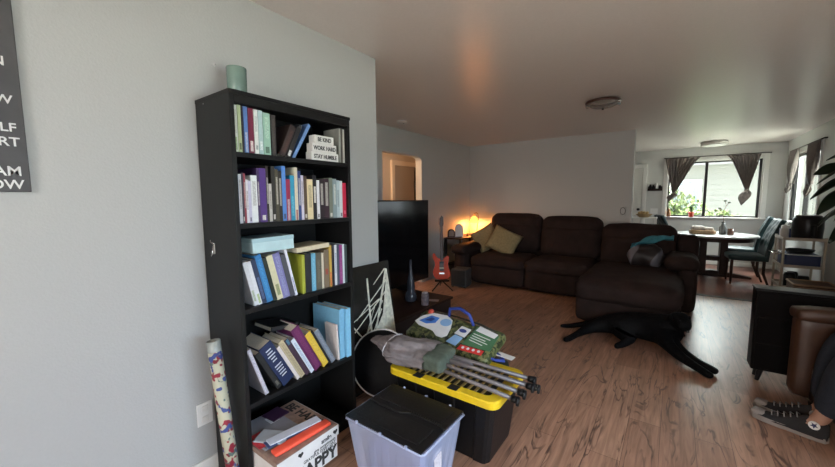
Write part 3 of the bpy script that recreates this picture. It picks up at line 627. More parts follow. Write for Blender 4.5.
for x in (-.13, .10):
    part('latch_notch', tt, M_lidblk, lambda b: box(b, x-.028, x+.028, -.217, -.165, .3852, .3875, .002), label='black latch notch')

# folded camping chair across the tote
cc = thing('folded_camp_chair', 'folded grey camping chair lying across the yellow-lidded tote', 'camping chair', (-1.565, 1.65, .435), rot=(0, math.radians(2.0), math.radians(3.2)))
M_gfab = mat('grey_chair_fabric', (.21, .185, .19), .8, vary=.2, scale=25, bump=.4)
M_pole = mat('grey_pole', (.17, .15, .15), .4, .3)
def fab(b):
    def f(u, v):
        x = .0+.46*u; a = 2*PI*v; env = (.028+.085*min(1, u*2.2))
        r = env*(1+.10*math.sin(3*a+5*u)+.06*math.sin(7*a+11*u)+.05*math.sin(13*a-4*u))
        p = Vector((x, math.cos(a)*r*1.15+.01*math.sin(9*u), math.sin(a)*r*.60+.037))
        return p+noise.noise_vector(p*16)*.010*min(1, u*3)+noise.noise_vector(p*40)*.003
    sheet(b, f, 60, 64)
part('seat_fabric', cc, M_gfab, fab, True)
part('strap', cc, mat('pale_strap', (.55, .54, .58), .7), lambda b: tube(b, [(.16+.01*math.sin(a), math.cos(a)*.112, math.sin(a)*.066+.037) for a in [2*PI*k/16 for k in range(16)]], .004, 5, closed=True), True, label='pale stitched strap')
part('green_pocket', cc, mat('grey_green_fabric', (.085, .11, .085), .8, vary=.2, scale=40), lambda b: soft(b, (.495, -.005, .045), (.13, .235, .085), .022, 9, jit=.014, seed=3), True, label='grey-green fabric pocket')
for k, (y, z, L) in enumerate([(-.085, -.010, .97), (-.045, .012, .99), (-.01, -.006, .98), (.03, .018, 1.01), (.07, 0, 1.03), (.10, .022, 1.0)]):
    pl = part('frame_pole', cc, M_pole, lambda b: cyl(b, (.30, y*.5, z+.03), (L, y, z+.01), .0115, n=10), True)
    part('rubber_foot', pl, M_blackpl, lambda b: (cyl(b, (L-.015, y, z+.01), (L+.015, y, z+.01), .016, .018, n=12), lathe(b, [(0, -.006), (.024, -.004), (.022, .006), (0, .006)], mx=T(L+.018, y, z+.005) @ RY(PI/2), n=12)), True)
part('pole_sleeve', cc, M_gfab, lambda b: soft(b, (.60, .045, .032), (.16, .07, .02), .01, 5, jit=.005), True)
for y in (-.05, .02): part('warning_tag', cc, mat('cream_tag', (.65, .6, .4), .6), lambda b: box(b, .86, .90, y, y+.015, .028, .030), label='small cream warning tag')

# printed reusable bag behind the chair
bgt = thing('zip_bag', 'printed zip bag with detergent jug picture, blue handles and white tag, behind the camp chair', 'bag', (-1.16, 1.99, 0), rot=(0, 0, math.radians(-9)))
M_bagb = mat('bag_black', (.025, .028, .022), .4, bump=.2, scale=15)
tilt = T(0, .03, .41) @ RX(math.radians(27)) @ Matrix.Diagonal((.82, .74, 1, 1))
part('body', bgt, blotched('green_leaf_print', '#2f3a22', ['#3f4a2a', '#59603c', '#1b2216', '#6d7148'], 34, .54, .35), lambda b: soft(b, (0, 0, .075), (.84, .36, .08), .038, 12, puff=.0, jit=.006, mx=tilt), True)
part('lower_body', bgt, M_bagb, lambda b: soft(b, (0, .185, .165), (.60, .12, .325), .04, 8, jit=.01), True)
def patch(nm, m, pts, z=.117, dz=.004, label=None, bev=0):
    return part(nm, bgt, m, lambda b: prism(b, pts, z, z+dz, tilt), label=label)
def ell(cx, cy, rx, ry, n=24, p=1.0): return [(cx+rx*math.copysign(abs(math.cos(2*PI*k/n))**p, math.cos(2*PI*k/n)), cy+ry*math.copysign(abs(math.sin(2*PI*k/n))**p, math.sin(2*PI*k/n))) for k in range(n)]
M_pw = mat('print_white', (.75, .77, .80), .35, vary=.05); M_pb = mat('print_blue', (.06, .20, .62), .35); M_pn = mat('print_navy', (.03, .06, .25), .35)
M_pg = mat('print_green', (.06, .18, .09), .35, vary=.1); M_pr = mat('print_red', (.62, .03, .03), .35); M_pp = mat('print_pale_blue', (.25, .45, .75), .35)
patch('jug_print', M_pw, [(-.40, -.02), (-.37, .07), (-.28, .14), (-.14, .155), (-.06, .12), (-.02, .03), (.0, -.06), (-.03, -.10), (-.09, -.10), (-.16, -.06), (-.33, -.05)], label='white detergent jug picture')
patch('jug_label_print', M_pb, [(-.36, -.0), (-.28, .10), (-.19, .10), (-.19, .03), (-.27, -.01)], .121, .002)
patch('jug_emblem_print', M_pn, [(-.31, .02), (-.26, .075), (-.22, .07), (-.24, .03)], .123, .0015)
patch('jug_cap_print', M_pp, ell(-.10, .07, .055, .045), .121, .002)
patch('small_label_print', M_pw, [(.045, -.01), (.15, -.02), (.155, .08), (.06, .09)], label='small white square label')
patch('small_emblem_print', M_pn, ell(.10, .04, .035, .02), .121, .002)
patch('blue_panel_print', M_pp, [(.03, -.12), (.13, -.13), (.14, -.03), (.06, -.02)])
gp = patch('green_panel_print', M_pg, [(.17, -.09), (.41, -.07), (.40, .10), (.19, .13)], label='green text panel')
patch('white_panel_print', M_pw, [(.20, .085), (.38, .06), (.39, .11), (.21, .145)], .121, .002)
patch('red_panel_print', M_pr, [(.16, -.155), (.37, -.135), (.37, -.085), (.165, -.10)], .119, .002, label='red band')
for k in range(4): patch('panel_text_line', M_pw, [(.20, .045-.025*k), (.36-.03*(k % 2), .03-.025*k), (.36-.03*(k % 2), .037-.025*k), (.20, .052-.025*k)], .121, .0015)
for k in range(4): patch('red_panel_icon', M_pw, ell(.20+.045*k, -.122+.005*k, .012, .013, 10), .121, .0015)
part('zip', bgt, M_bagb, lambda b: tube(b, [tilt @ Vector(p) for p in [(-.42, .10, .10), (-.30, .17, .11), (-.05, .175, .12), (.2, .165, .12), (.41, .14, .10)]], .007, 6), True)
M_bh = mat('blue_webbing', (.03, .06, .33), .6)
part('handle', bgt, M_bh, lambda b: tube(b, [tilt @ Vector(p) for p in [(-.13, .15, .10), (-.11, .19, .17), (.0, .20, .19), (.10, .18, .17), (.14, .14, .11)]], [.010, .011, .012, .011, .01], 8), True, label='blue webbing handle')
part('handle', bgt, M_bh, lambda b: tube(b, [tilt @ Vector(p) for p in [(.38, -.10, .09), (.45, -.08, .07), (.50, -.05, .06), (.47, -.02, .05), (.40, .0, .06)]], .009, 8), True, label='blue webbing handle')
part('paper_tag', bgt, mat('white_tag', (.72, .72, .70), .5), lambda b: box(b, .34, .45, .03, .075, .455, .458, .001, RX(.1)), label='white paper tag')
part('red_cap', bgt, mat('red_plastic', (.6, .08, .05), .35), lambda b: lathe(b, [(0, 0), (.03, 0), (.03, .02), (.02, .03), (0, .03)], mx=tilt @ T(-.33, .15, .10)), True, label='small red cap')

# round black thing with pale rim
rd = thing('round_hoop_case', 'round black case with thin pale rim standing behind the camp chair', 'case', (-1.57, 1.735, .275), rot=(math.radians(72), 0, math.radians(20)))
part('disc', rd, mat('black_nylon', (.008, .008, .009), .6, spec=.15, bump=.5, scale=18), lambda b: lathe(b, [(0, -.03), (.195, -.03), (.22, -.012), (.22, .012), (.195, .03), (.11, .037), (0, .034)], n=40), True)
part('rim', rd, mat('pale_rim', (.75, .74, .70), .35), lambda b: tube(b, [(.221*math.cos(2*PI*k/48), .221*math.sin(2*PI*k/48), .014) for k in range(48)], .005, 6, closed=True), True, label='thin pale rim')

# plastic wrapped picture leaning on the wall
pc = thing('canvas_picture', 'dark photo canvas of pale branches wrapped in plastic, leaning past the bookcase', 'picture', (-1.735, 1.475, .01), rot=(0, math.radians(-7.5), 0))
part('canvas', pc, mat('dark_photo', (.020, .020, .018), .22, vary=.6, scale=9, spec=.8), lambda b: box(b, -.03, 0, 0, .66, 0, .90, .002))
M_branch = mat('pale_branch_print', (.74, .74, .62), .3, vary=.25, scale=30)
part('pale_wedge', pc, M_branch, lambda b: prism(b, [(.63, .84), (.658, .26), (.34, .22), (.40, .36), (.53, .50)], .0005, .0015, Matrix(((0, 0, 1, 0), (1, 0, 0, 0), (0, 1, 0, 0), (0, 0, 0, 1)))), label='pale cream wedge shape')
def strip(y0, z0, y1, z1, w0, w1):
    d = Vector((y1-y0, z1-z0)).normalized(); n = Vector((-d.y, d.x))
    return lambda b: prism(b, [(y0+n.x*w0, z0+n.y*w0), (y1+n.x*w1, z1+n.y*w1), (y1-n.x*w1, z1-n.y*w1), (y0-n.x*w0, z0-n.y*w0)], .0005, .0018, Matrix(((0, 0, 1, 0), (1, 0, 0, 0), (0, 1, 0, 0), (0, 0, 0, 1))))
for a in ((.40, .80, .38, .30, .008, .010), (.62, .84, .42, .36, .014, .006), (.62, .76, .25, .52, .006, .003), (.58, .66, .22, .44, .006, .003), (.54, .60, .30, .36, .006, .004), (.60, .84, .46, .74, .007, .003), (.15, .56, .33, .33, .006, .004), (.52, .54, .36, .33, .005, .004), (.18, .50, .50, .62, .003, .004), (.45, .58, .27, .30, .003, .003)):
    part('branch', pc, M_branch, strip(*a))

# ================================================================== TV SIDE
ts = thing('tv_stand', 'low dark wooden television stand beyond the bookcase wall', 'tv stand', (-2.51, 2.88, 0))
part('top', ts, M_darkwood, lambda b: box(b, -.44, .44, -.64, .67, .215, .242, .004))
part('body', ts, mat('dark_stand_body', (.02, .012, .010), .5), lambda b: box(b, -.42, .42, -.62, .65, .03, .215, .003))
part('plinth', ts, M_black, lambda b: box(b, -.40, .40, -.60, .63, 0, .03))
tv = thing('television', 'large black flat-screen television standing on the low stand', 'television', (-2.72, 3.10, .2425))
part('screen', tv, M_blackgl, lambda b: box(b, .021, .024, -.84, .84, .085, 1.125))
part('housing', tv, M_blackpl, lambda b: (box(b, -.02, .022, -.855, .855, .07, 1.14, .006), box(b, -.06, -.02, -.5, .5, .15, .7, .01)))
for y in (-.5, .35): part('foot', tv, M_blackpl, lambda b: (prism(b, [(-.14, 0), (.14, 0), (.012, .075), (-.012, .075)], y-.012, y+.012, Matrix(((1, 0, 0, 0), (0, 0, 1, 0), (0, 1, 0, 0), (0, 0, 0, 1))))))
bv = thing('long_neck_bottle', 'smoky grey bottle with a long thin neck in front of the television', 'bottle', (-2.36, 3.10, .2425))
part('glass', bv, mat('smoky_glass', (.05, .055, .07), .12, vary=.2, scale=8), lambda b: lathe(b, [(0, 0), (.045, 0), (.07, .02), (.075, .06), (.062, .10), (.045, .13), (.05, .17), (.04, .24), (.022, .33), (.014, .42), (.012, .47), (.016, .475), (.010, .478), (0, .478)], n=24), True)
gj = thing('glass_jar', 'small clear glass jar with pink tint on the stand corner', 'jar', (-2.15, 3.08, .2425))
part('glass', gj, mat('pinkish_glass', (.30, .24, .26), .1, vary=.35, scale=30, trans=.4), lambda b: lathe(b, [(0, 0), (.042, 0), (.046, .01), (.044, .12), (.040, .13), (.036, .125), (.038, .02), (0, .012)], n=20), True)
part('lid', gj, mat('pink_lid', (.4, .33, .33), .3), lambda b: lathe(b, [(.030, .128), (.034, .13), (.034, .142), (.02, .15), (0, .15)], n=20), True)
pp = thing('paper_sheet', 'small pale paper on the television stand behind the glass jar', 'paper', (-2.17, 3.28, .2425), .4)
part('sheet', pp, mat('pale_sheet', (.4, .36, .36), .6), lambda b: box(b, -.06, .06, -.04, .04, 0, .001))

# guitar on its stand
gt = thing('electric_guitar', 'red electric guitar standing upright by the side table', 'guitar', (-2.86, 4.55, .17), rot=(math.radians(-6), 0, math.radians(38)))
GM = RX(PI/2)
body_pts = [(-.10, .0), (-.14, .04), (-.155, .11), (-.13, .18), (-.105, .22), (-.115, .28), (-.15, .34), (-.155, .40), (-.135, .43), (-.11, .415), (-.09, .36), (-.05, .33), (.04, .33), (.075, .35), (.10, .385), (.125, .385), (.135, .35), (.12, .29), (.105, .24), (.115, .19), (.15, .12), (.155, .05), (.11, .0), (.05, -.015), (-.05, -.015)]
part('body', gt, mat('guitar_red', (.60, .06, .015), .35, spec=.2), lambda b: prism(b, [(x*.88, y*.92) for x, y in body_pts], -.022, .022, GM, .006), label='glossy red solid body')
part('pickguard', gt, mat('guitar_dark', (.05, .02, .015), .3), lambda b: prism(b, [(-.03, .12), (.03, .12), (.035, .27), (-.035, .27)], .022, .026, GM))
part('pickup', gt, mat('pickup_cream', (.45, .38, .25), .4), lambda b: box(b, -.035, .035, -.031, -.026, .15, .175, .002)); part('pickup', gt, M_blackpl, lambda b: box(b, -.035, .035, -.031, -.026, .235, .26, .002))
part('bridge', gt, M_chrome, lambda b: box(b, -.04, .04, -.035, -.022, .07, .095, .002))
nk = part('neck', gt, mat('guitar_neck', (.07, .03, .018), .4), lambda b: box(b, -.022, .022, -.034, -.014, .28, .80, .005))
part('headstock', gt, mat('headstock_dark', (.05, .022, .015), .35), lambda b: prism(b, [(-.022, .80), (.022, .80), (.034, .84), (.03, .95), (.004, .975), (-.024, .93), (-.028, .84)], .014, .030, GM))
for k in range(6): part('tuning_peg', gt, M_chrome, lambda b: cyl(b, (-.03, -.022, .845+.018*k), (-.045, -.022, .845+.018*k), .005, n=8))
gs = thing('guitar_stand', 'low black guitar stand under the red guitar', 'guitar stand', (-2.86, 4.55, 0), math.radians(38))
part('cradle', gs, M_blackpl, lambda b: (tube(b, [(-.10, -.07, .15), (-.10, -.02, .135), (.10, -.02, .135), (.10, -.07, .15)], .012), box(b, -.10, .10, -.0, .05, .12, .145, .005)), True)
for a in (-.9, .9, PI): part('leg', gs, M_blackpl, lambda b: tube(b, [(0, .025, .14), (.20*math.sin(a), -.22*math.cos(a), .008)], .010), True)
sk = thing('bass_amplifier', 'small dark grey speaker box on the floor right of the guitar', 'speaker', (-2.72, 4.92, 0), math.radians(8))
part('cabinet', sk, mat('grey_tolex', (.055, .052, .05), .7, bump=.3, scale=200), lambda b: box(b, -.13, .13, -.13, .13, .01, .29, .012))
part('grille', sk, mat('dark_grille', (.02, .02, .02), .8), lambda b: box(b, -.11, .11, -.134, -.128, .03, .27, .003))
for x in (-.1, .1): part('foot', sk, M_blackpl, lambda b: box(b, x-.015, x+.015, -.12, .12, 0, .012))

# side table with lamp
st = thing('side_table', 'narrow dark side table in the corner behind the sofa arm', 'side table', (-3.185, 5.88, 0))
part('top', st, M_darkwood, lambda b: box(b, -.175, .175, -.46, .53, .675, .70, .005))
for x in (-.15, .15):
    for y in (-.43, .50): part('leg', st, M_black, lambda b: box(b, x-.018, x+.018, y-.018, y+.018, 0, .675, .003))
part('lower_shelf', st, M_darkwood, lambda b: box(b, -.16, .16, -.44, .51, .20, .22))
lm = thing('table_lamp', 'glowing gooseneck table lamp with flower-shaped amber glass shade', 'lamp', (-3.10, 6.22, .7005))
M_brass = mat('antique_brass', (.30, .17, .06), .35, .9)
part('base', lm, M_brass, lambda b: lathe(b, [(0, 0), (.07, 0), (.072, .01), (.045, .022), (.016, .035), (.009, .06), (.009, .10), (0, .10)]), True)
part('stem', lm, M_brass, lambda b: tube(b, [(0, 0, .05), (.01, 0, .2), (.03, 0, .33), (.02, 0, .405), (-.02, 0, .43), (-.055, 0, .405), (-.06, 0, .36)], .007), True)
def shade(b):
    n = 36; rings = []
    for r, z in ((.018, .36), (.04, .345), (.066, .305), (.082, .265), (.10, .235)):
        rings.append([b.verts.new((-.06+math.cos(2*PI*k/n)*r*(1+.06*math.cos(6*2*PI*k/n)*(.36-z)/.12), math.sin(2*PI*k/n)*r*(1+.06*math.cos(12*PI*k/n)*(.36-z)/.12), z)) for k in range(n)])
    for a, c in zip(rings, rings[1:]):
        for k in range(n): b.faces.new((a[k], a[(k+1) % n], c[(k+1) % n], c[k]))
part('lamp_shade', lm, mat('glowing_amber_glass', (.9, .55, .2), .4, emit=(1, .36, .05), estr=4), shade, True)
part('bulb', lm, mat('bulb_glow', (1, .8, .5), .4, emit=(1, .62, .22), estr=30), lambda b: lathe(b, [(0, 0), (.02, .01), (.026, .03), (.018, .055), (.012, .07), (0, .07)], c=(-.06, 0, .25), n=16), True)
ld_ = bpy.data.lights.new('lamp_light', 'POINT'); ld_.energy = 25; ld_.color = (1, .34, .075); ld_.shadow_soft_size = .05
lo_ = bpy.data.objects.new('lamp_light', ld_); COL.objects.link(lo_); lo_.location = (-3.16, 6.22, .915)
mr = thing('oval_photo_frame', 'small arched white-rimmed frame with blank face on the corner side table', 'frame', (-3.19, 5.68, .7005), math.radians(35))
def arch(w_, h_): return [(-w_, 0), (w_, 0), (w_, h_-w_)]+[(w_*math.cos(a), h_-w_+w_*math.sin(a)) for a in [PI*k/12 for k in range(1, 12)]]+[(-w_, h_-w_)]
part('rim', mr, mat('silver_rim', (.35, .33, .33), .3, .5), lambda b: prism(b, arch(.075, .235), -.012, .008, RX(PI/2 - .12)))
part('face', mr, mat('white_face', (.7, .68, .66), .4), lambda b: prism(b, [(x, y+.012) for x, y in arch(.06, .21)], .008, .011, RX(PI/2 - .12)))
ar = thing('arched_clock', 'dark arched tabletop clock at the left end of the side table', 'clock', (-3.27, 5.53, .7005), math.radians(35))
part('case', ar, M_darkwood, lambda b: prism(b, arch(.065, .15), -.04, .03, RX(PI/2), .004))
part('dial', ar, mat('grey_dial', (.25, .22, .2), .5), lambda b: prism(b, [(x, y+.02) for x, y in arch(.045, .11)], .03, .033, RX(PI/2)))
for k, (x, y, h_) in enumerate(((-3.04, 6.10, .045), (-3.05, 5.98, .06), (-3.16, 5.95, .05))):
    cn = thing('small_ornament', ['tiny brown ornament right of the lamp base', 'tiny brown ornament behind the cushion by the lamp', 'tiny brown ornament left of the lamp base'][k], 'ornament', (x, y, .7005))
    part('figure', cn, M_brass, lambda b: lathe(b, [(0, 0), (.02, 0), (.024, .012), (.012, h_*.5), (.018, h_*.75), (0, h_)], n=12), True)

# ================================================================== SOFA
so = thing('sectional_sofa', 'large dark brown reclining sofa with chaise on its right end', 'sofa', (-1.4, 5.6, 0))
M_sofa = mat('brown_microfibre', (.031, .020, .018), .85, vary=.2, scale=7, bump=.35, spec=.12)
def S_(fn): return lambda b: fn(b, T(1.4, -5.6, 0))
def sp_(name, c, s, r, n=10, puff=0, jit=.006, seed=0, rx=0):
    return part(name, so, M_sofa, lambda b: soft(b, (0, 0, 0), s, r, n, puff, jit, T(c[0]+1.4, c[1]-5.6, c[2]) @ RX(rx), seed), True)
sp_('base', (-1.78, 5.72, .17), (1.90, 1.02, .28), .04, 8)
sp_('base', (-.38, 5.25, .16), (.94, 1.95, .26), .05, 8)
for k, cx in enumerate((-2.235, -1.335)):
    sp_('footrest_panel', (cx, 5.20, .20), (.87, .12, .34), .05, 8, .01, .004, k)
    sp_('seat_cushion', (cx, 5.50, .385), (.895, .78, .19), .075, 12, .02, .006, k)
sp_('chaise_cushion', (-.385, 4.95, .375), (.98, 1.62, .25), .10, 16, .03, .012, 5)
sp_('chaise_front', (-.375, 4.27, .20), (.95, .16, .36), .06, 10, .01, .008, 6)
for k, (cx, ht, yy) in enumerate(((-2.27, 1.12, 6.13), (-1.34, 1.09, 6.10), (-.41, 1.01, 5.98))):
    sp_('back_cushion', (cx, yy-.05, ht-.40), (.88, .30, .50), .11, 12, .02, .006, k+9, math.radians(-8))
    sp_('headrest', (cx, yy, ht-.16), (.90, .26, .33), .11, 12, .015, .006, k+15, math.radians(-6))
sp_('back_frame', (-1.35, 6.27, .46), (3.2, .16, .84), .06, 8)
sp_('armrest', (-2.86, 5.60, .31), (.26, 1.02, .60), .11, 12, .01, .008, 21)
sp_('arm_pad', (-2.85, 5.50, .56), (.29, .98, .15), .07, 12, .01, .006, 22)
sp_('armrest', (.17, 5.68, .28), (.18, .98, .54), .07, 12, .01, .008, 23)
sp_('arm_pad', (.10, 5.56, .59), (.34, .74, .17), .08, 12, .015, .012, 24)
sp_('back_wing', (.175, 6.02, .60), (.23, .34, .58), .06, 8, 0, .005, 25)
def cushion(name, label, cat, loc, rot, s, m, group=None):
    t = thing(name, label, cat, loc, rot=rot, group=group)
    def f(b):
        n = 16; g = {}
        for sgn in (1, -1):
            for i in range(n+1):
                for j in range(n+1):
                    u, v = i/n*2-1, j/n*2-1; e = max(0, (1-u**4))*max(0, (1-v**4)); th = s[2]/2*e**.45
                    x = u*s[0]/2*(1-.07*(1-v*v)); y_ = v*s[1]/2*(1-.07*(1-u*u))
                    if sgn == -1 and (i in (0, n) or j in (0, n)): g[(sgn, i, j)] = g[(1, i, j)]
                    else: g[(sgn, i, j)] = b.verts.new((x, y_, sgn*th+.006*noise.noise(Vector((x*9, y_*9, sgn)))))
            for i in range(n):
                for j in range(n): b.faces.new([g[(sgn, i, j)], g[(sgn, i+1, j)], g[(sgn, i+1, j+1)], g[(sgn, i, j+1)]])
    part('cover', t, m, f, True); return t
M_cush = mat('olive_beige_fabric', (.27, .22, .115), .9, vary=.15, scale=30, bump=.3)
cushion('throw_cushion', 'olive beige square cushion tilted at the left end of the sofa, in front', 'cushion', (-2.29, 5.60, .685), (math.radians(62), math.radians(24), math.radians(10)), (.50, .44, .14), M_cush, 'beige cushions on the sofa')
cushion('throw_cushion', 'olive beige cushion behind another, leaning on the left sofa arm', 'cushion', (-2.66, 5.72, .70), (math.radians(66), math.radians(-30), math.radians(38)), (.44, .42, .13), M_cush, 'beige cushions on the sofa')
bl = thing('folded_blanket', 'dark grey and silver satin blanket heaped at the right end of the chaise', 'blanket', (-.25, 5.50, .505))
part('cloth', bl, striped('grey_satin', ['#2a2425', '#7d7d86'], .75, 0, .5, .72, 7), lambda b: soft(b, (0, 0, .125), (.38, .34, .27), .10, 16, .02, .035, seed=2, mx=RY(-.25)), True)
bc2 = thing('blue_towel', 'crumpled teal blue cloth lying over the grey blanket', 'cloth', (-.22, 5.60, .755))
def tow(b):
    def f(u, v):
        x = (u-.5)*.46; y_ = (v-.5)*.30
        return Vector((x, y_, .04+.10*u-.10*max(0, .3-u)*2+.022*math.sin(9*u+4*v)+.018*math.sin(14*v+3*u)-.10*max(0, .25-v)))
    sheet(b, f, 30, 20, .012)
part('cloth', bc2, mat('teal_cloth', (.035, .21, .29), .8, vary=.25, scale=14, bump=.3), tow, True)

# ================================================================== DOG
dg_ = thing('dog', 'black dog stretched out on the floor in front of the chaise', 'dog', (-.35, 3.90, 0))
M_fur = mat('black_fur', (.004, .004, .0045), .6, vary=.4, scale=60, bump=.5, spec=.08)
V_ = [(-.42, 3.98, .15), (-.22, 3.97, .17), (0 - .02, 3.94, .19), (.06, 3.88, .20),      # 0 hip 1 belly 2 chest 3 shoulder
      (.085, 3.83, .27), (.09, 3.80, .325), (.115, 3.74, .30), (.135, 3.68, .275),           # 4 neck 5 skull 6 brow 7 muzzle
      (.03, 3.74, .13), (.12, 3.64, .085), (.22, 3.58, .05), (.31, 3.53, .035), (.345, 3.51, .028), # 8-12 front leg A
      (.0, 3.68, .13), (.10, 3.57, .075), (.19, 3.50, .05), (.27, 3.43, .03), (.31, 3.41, .026), # 13-17 front leg B
      (-.55, 3.90, .12), (-.66, 3.80, .07), (-.72, 3.68, .045), (-.77, 3.55, .03), (-.80, 3.50, .026), # 18-22 hind leg A
      (-.38, 3.80, .11), (-.28, 3.72, .07), (-.33, 3.66, .04), (-.38, 3.60, .028),      # 23-26 hind leg B
      (-.55, 4.02, .13), (-.68, 4.00, .07), (-.82, 3.93, .035), (-.93, 3.87, .028)]        # 27-30 tail
E_ = [(0, 1), (1, 2), (2, 3), (3, 4), (4, 5), (5, 6), (6, 7), (3, 8), (8, 9), (9, 10), (10, 11), (11, 12), (2, 13), (13, 14), (14, 15), (15, 16), (16, 17),
      (0, 18), (18, 19), (19, 20), (20, 21), (21, 22), (0, 23), (23, 24), (24, 25), (25, 26), (0, 27), (27, 28), (28, 29), (29, 30)]
R_ = [.135, .15, .170, .15, .115, .092, .065, .045, .062, .044, .032, .030, .026, .06, .042, .033, .030, .025, .085, .05, .032, .030, .024, .085, .05, .032, .026, .05, .032, .027, .016]
skin('body', [(x+.35, y_-3.90, z) for x, y_, z in V_], E_, R_, M_fur, dg_, 2, 2)
for sx_, a in ((-.045, -.25), (.05, .25)):
    part('ear', dg_, M_fur, lambda b: soft(b, (0, 0, 0), (.022, .055, .10), .01, 4, mx=T(.435+sx_*1.2, -.105-.02*(sx_ < 0), .315) @ RY(a) @ RX(.15)), True)
part('nose', dg_, M_blackgl, lambda b: soft(b, (.493, -.262, .275), (.026, .02, .02), .009, 4), True)
for sx_ in (-.022, .026): part('eye', dg_, M_blackgl, lambda b: lathe(b, [(0, -.007), (.006, -.003), (.007, 0), (.006, .003), (0, .007)], c=(.462+sx_, -.188, .338), n=10), True)
part('collar', dg_, mat('dark_collar', (.05, .05, .055), .5), lambda b: tube(b, [(.43+.088*math.cos(2*PI*k/20), -.055+.075*math.sin(2*PI*k/20), .245+.03*math.cos(2*PI*k/20)) for k in range(20)], .008, 6, closed=True), True)
part('collar_tag', dg_, M_chrome, lambda b: cyl(b, (.47, -.145, .20), (.474, -.15, .201), .012, n=12))

# ================================================================== DINING AREA
dt = thing('dining_table', 'round dining table with pale top and dark pedestal by the far window', 'table', (.60, 8.15, 0))
part('tabletop', dt, mat('pale_table_top', (.50, .48, .47), .22, vary=.06, scale=8), lambda b: lathe(b, [(0, .715), (.56, .715), (.585, .725), (.585, .745), (.57, .752), (0, .752)], n=48), True)
part('apron', dt, M_darkwood, lambda b: lathe(b, [(.50, .65), (.53, .65), (.53, .715), (.50, .715), (.50, .65)], n=40))
part('pedestal', dt, M_darkwood, lambda b: (box(b, -.20, -.10, -.16, .16, .05, .66, .01), box(b, .08, .18, -.16, .16, .05, .66, .01), box(b, -.24, .22, -.09, .09, .28, .36, .01)))
part('foot', dt, M_darkwood, lambda b: prism(b, [(-.52, 0), (.52, 0), (.52, .03), (.30, .07), (0, .11), (-.30, .07), (-.52, .03)], -.06, .06, Matrix(((1, 0, 0, 0), (0, 0, 1, 0), (0, 1, 0, 0), (0, 0, 0, 1))), .005))
M_teal = mat('dark_teal_leather', (.010, .026, .028), .42, spec=.3, bump=.1, scale=30)
def dchair(loc, rz, label):
    t = thing('dining_chair', label, 'chair', loc, rz, 'dining chairs')
    part('seat', t, M_teal, lambda b: soft(b, (.0, 0, .44), (.46, .46, .10), .035, 8, .008), True)
    def bk(b):
        def f(u, v):
            x = -.19-.04*v-.13*v**2.2+.015*(2*u-1)**2; w_ = .225*(1-.06*v)
            tuft = .008*math.sin(u*PI*6)*math.sin(v*PI*6) if v > .35 else 0
            return Vector((x+tuft, (u*2-1)*w_, .40+.66*v))
        sheet(b, f, 24, 24, .055)
    part('backrest', t, M_teal, bk, True)
    for k in range(9):
        u, v = (k % 3+.5)/3, .5+.16*(k//3)
        part('button', t, M_blackpl, lambda b: lathe(b, [(0, -.008), (.010, 0), (0, .008)], c=(-.19-.04*v-.13*v**2.2-.002, (u*2-1)*.2, .40+.66*v), n=8))
    for x in (-.19, .19):
        for y in (-.19, .19):
            part('leg', t, M_darkwood, lambda b: tube(b, [(x, y, .40), (x, y, .2), (x-(.07 if x < 0 else 0), y, 0)], [.022, .02, .014], 8))
    return t
c0 = dchair((.97, 7.72, 0), PI+.06, 'dark teal tufted dining chair nearest the camera, right of the round table')
def put(src, loc, rz, label):
    c = copy_tree(src); c.location = loc; c.rotation_euler = (0, 0, rz); c['label'] = label; return c
put(c0, (1.00, 8.62, 0), PI-.1, 'dark teal dining chair at the right of the table, behind the nearer one')
put(c0, (.10, 8.62, 0), .35, 'dining chair left of the round table whose back sticks up over the sofa')
bb_ = thing('bread_basket', 'low woven tray with wrapped packages on the dining table', 'basket', (.42, 8.03, .7535), .1)
part('basket', bb_, mat('wicker_tan', (.33, .22, .13), .8, vary=.3, scale=60), lambda b: (soft(b, (0, 0, .035), (.36, .24, .07), .02, 6, jit=.004),), True)
part('contents', bb_, mat('pale_packets', (.58, .50, .45), .6, vary=.2, scale=25), lambda b: (soft(b, (-.06, .01, .10), (.18, .16, .08), .03, 6, jit=.01), soft(b, (.08, -.01, .09), (.13, .14, .06), .025, 6, jit=.01, seed=4)), True)
vz = thing('bud_vase', 'glass vase with a single bare twig on the dining table', 'vase', (.705, 8.12, .7525))
part('vase', vz, mat('clear_vase', (.35, .36, .36), .1, trans=.6), lambda b: lathe(b, [(0, 0), (.05, 0), (.055, .01), (.055, .12), (.028, .17), (.026, .22), (.022, .22), (.024, .17), (.05, .11), (.05, .012), (0, .012)], n=20), True)
part('twig', vz, M_brownwood, lambda b: (tube(b, [(0, 0, .02), (.0, 0, .25), (-.02, 0, .38), (.02, .0, .50), (.0, 0, .58)], .004, 5), tube(b, [(-.02, 0, .38), (-.06, .01, .45)], .003, 5), tube(b, [(.02, 0, .50), (.05, 0, .55)], .003, 5)))
part('leaf', vz, mat('dry_leaf', (.10, .12, .08), .7), lambda b: [soft(b, p, (.04, .012, .025), .006, 3) for p in ((-.065, .01, .455), (.055, 0, .555), (0, 0, .585))])
gl = thing('candle_glass', 'squat brown glass beside the vase on the dining table', 'glass', (.80, 8.05, .7525))
part('glass', gl, mat('brown_glass', (.12, .06, .045), .15), lambda b: lathe(b, [(0, 0), (.04, 0), (.045, .01), (.045, .11), (.04, .11), (.04, .015), (0, .015)], n=16), True)
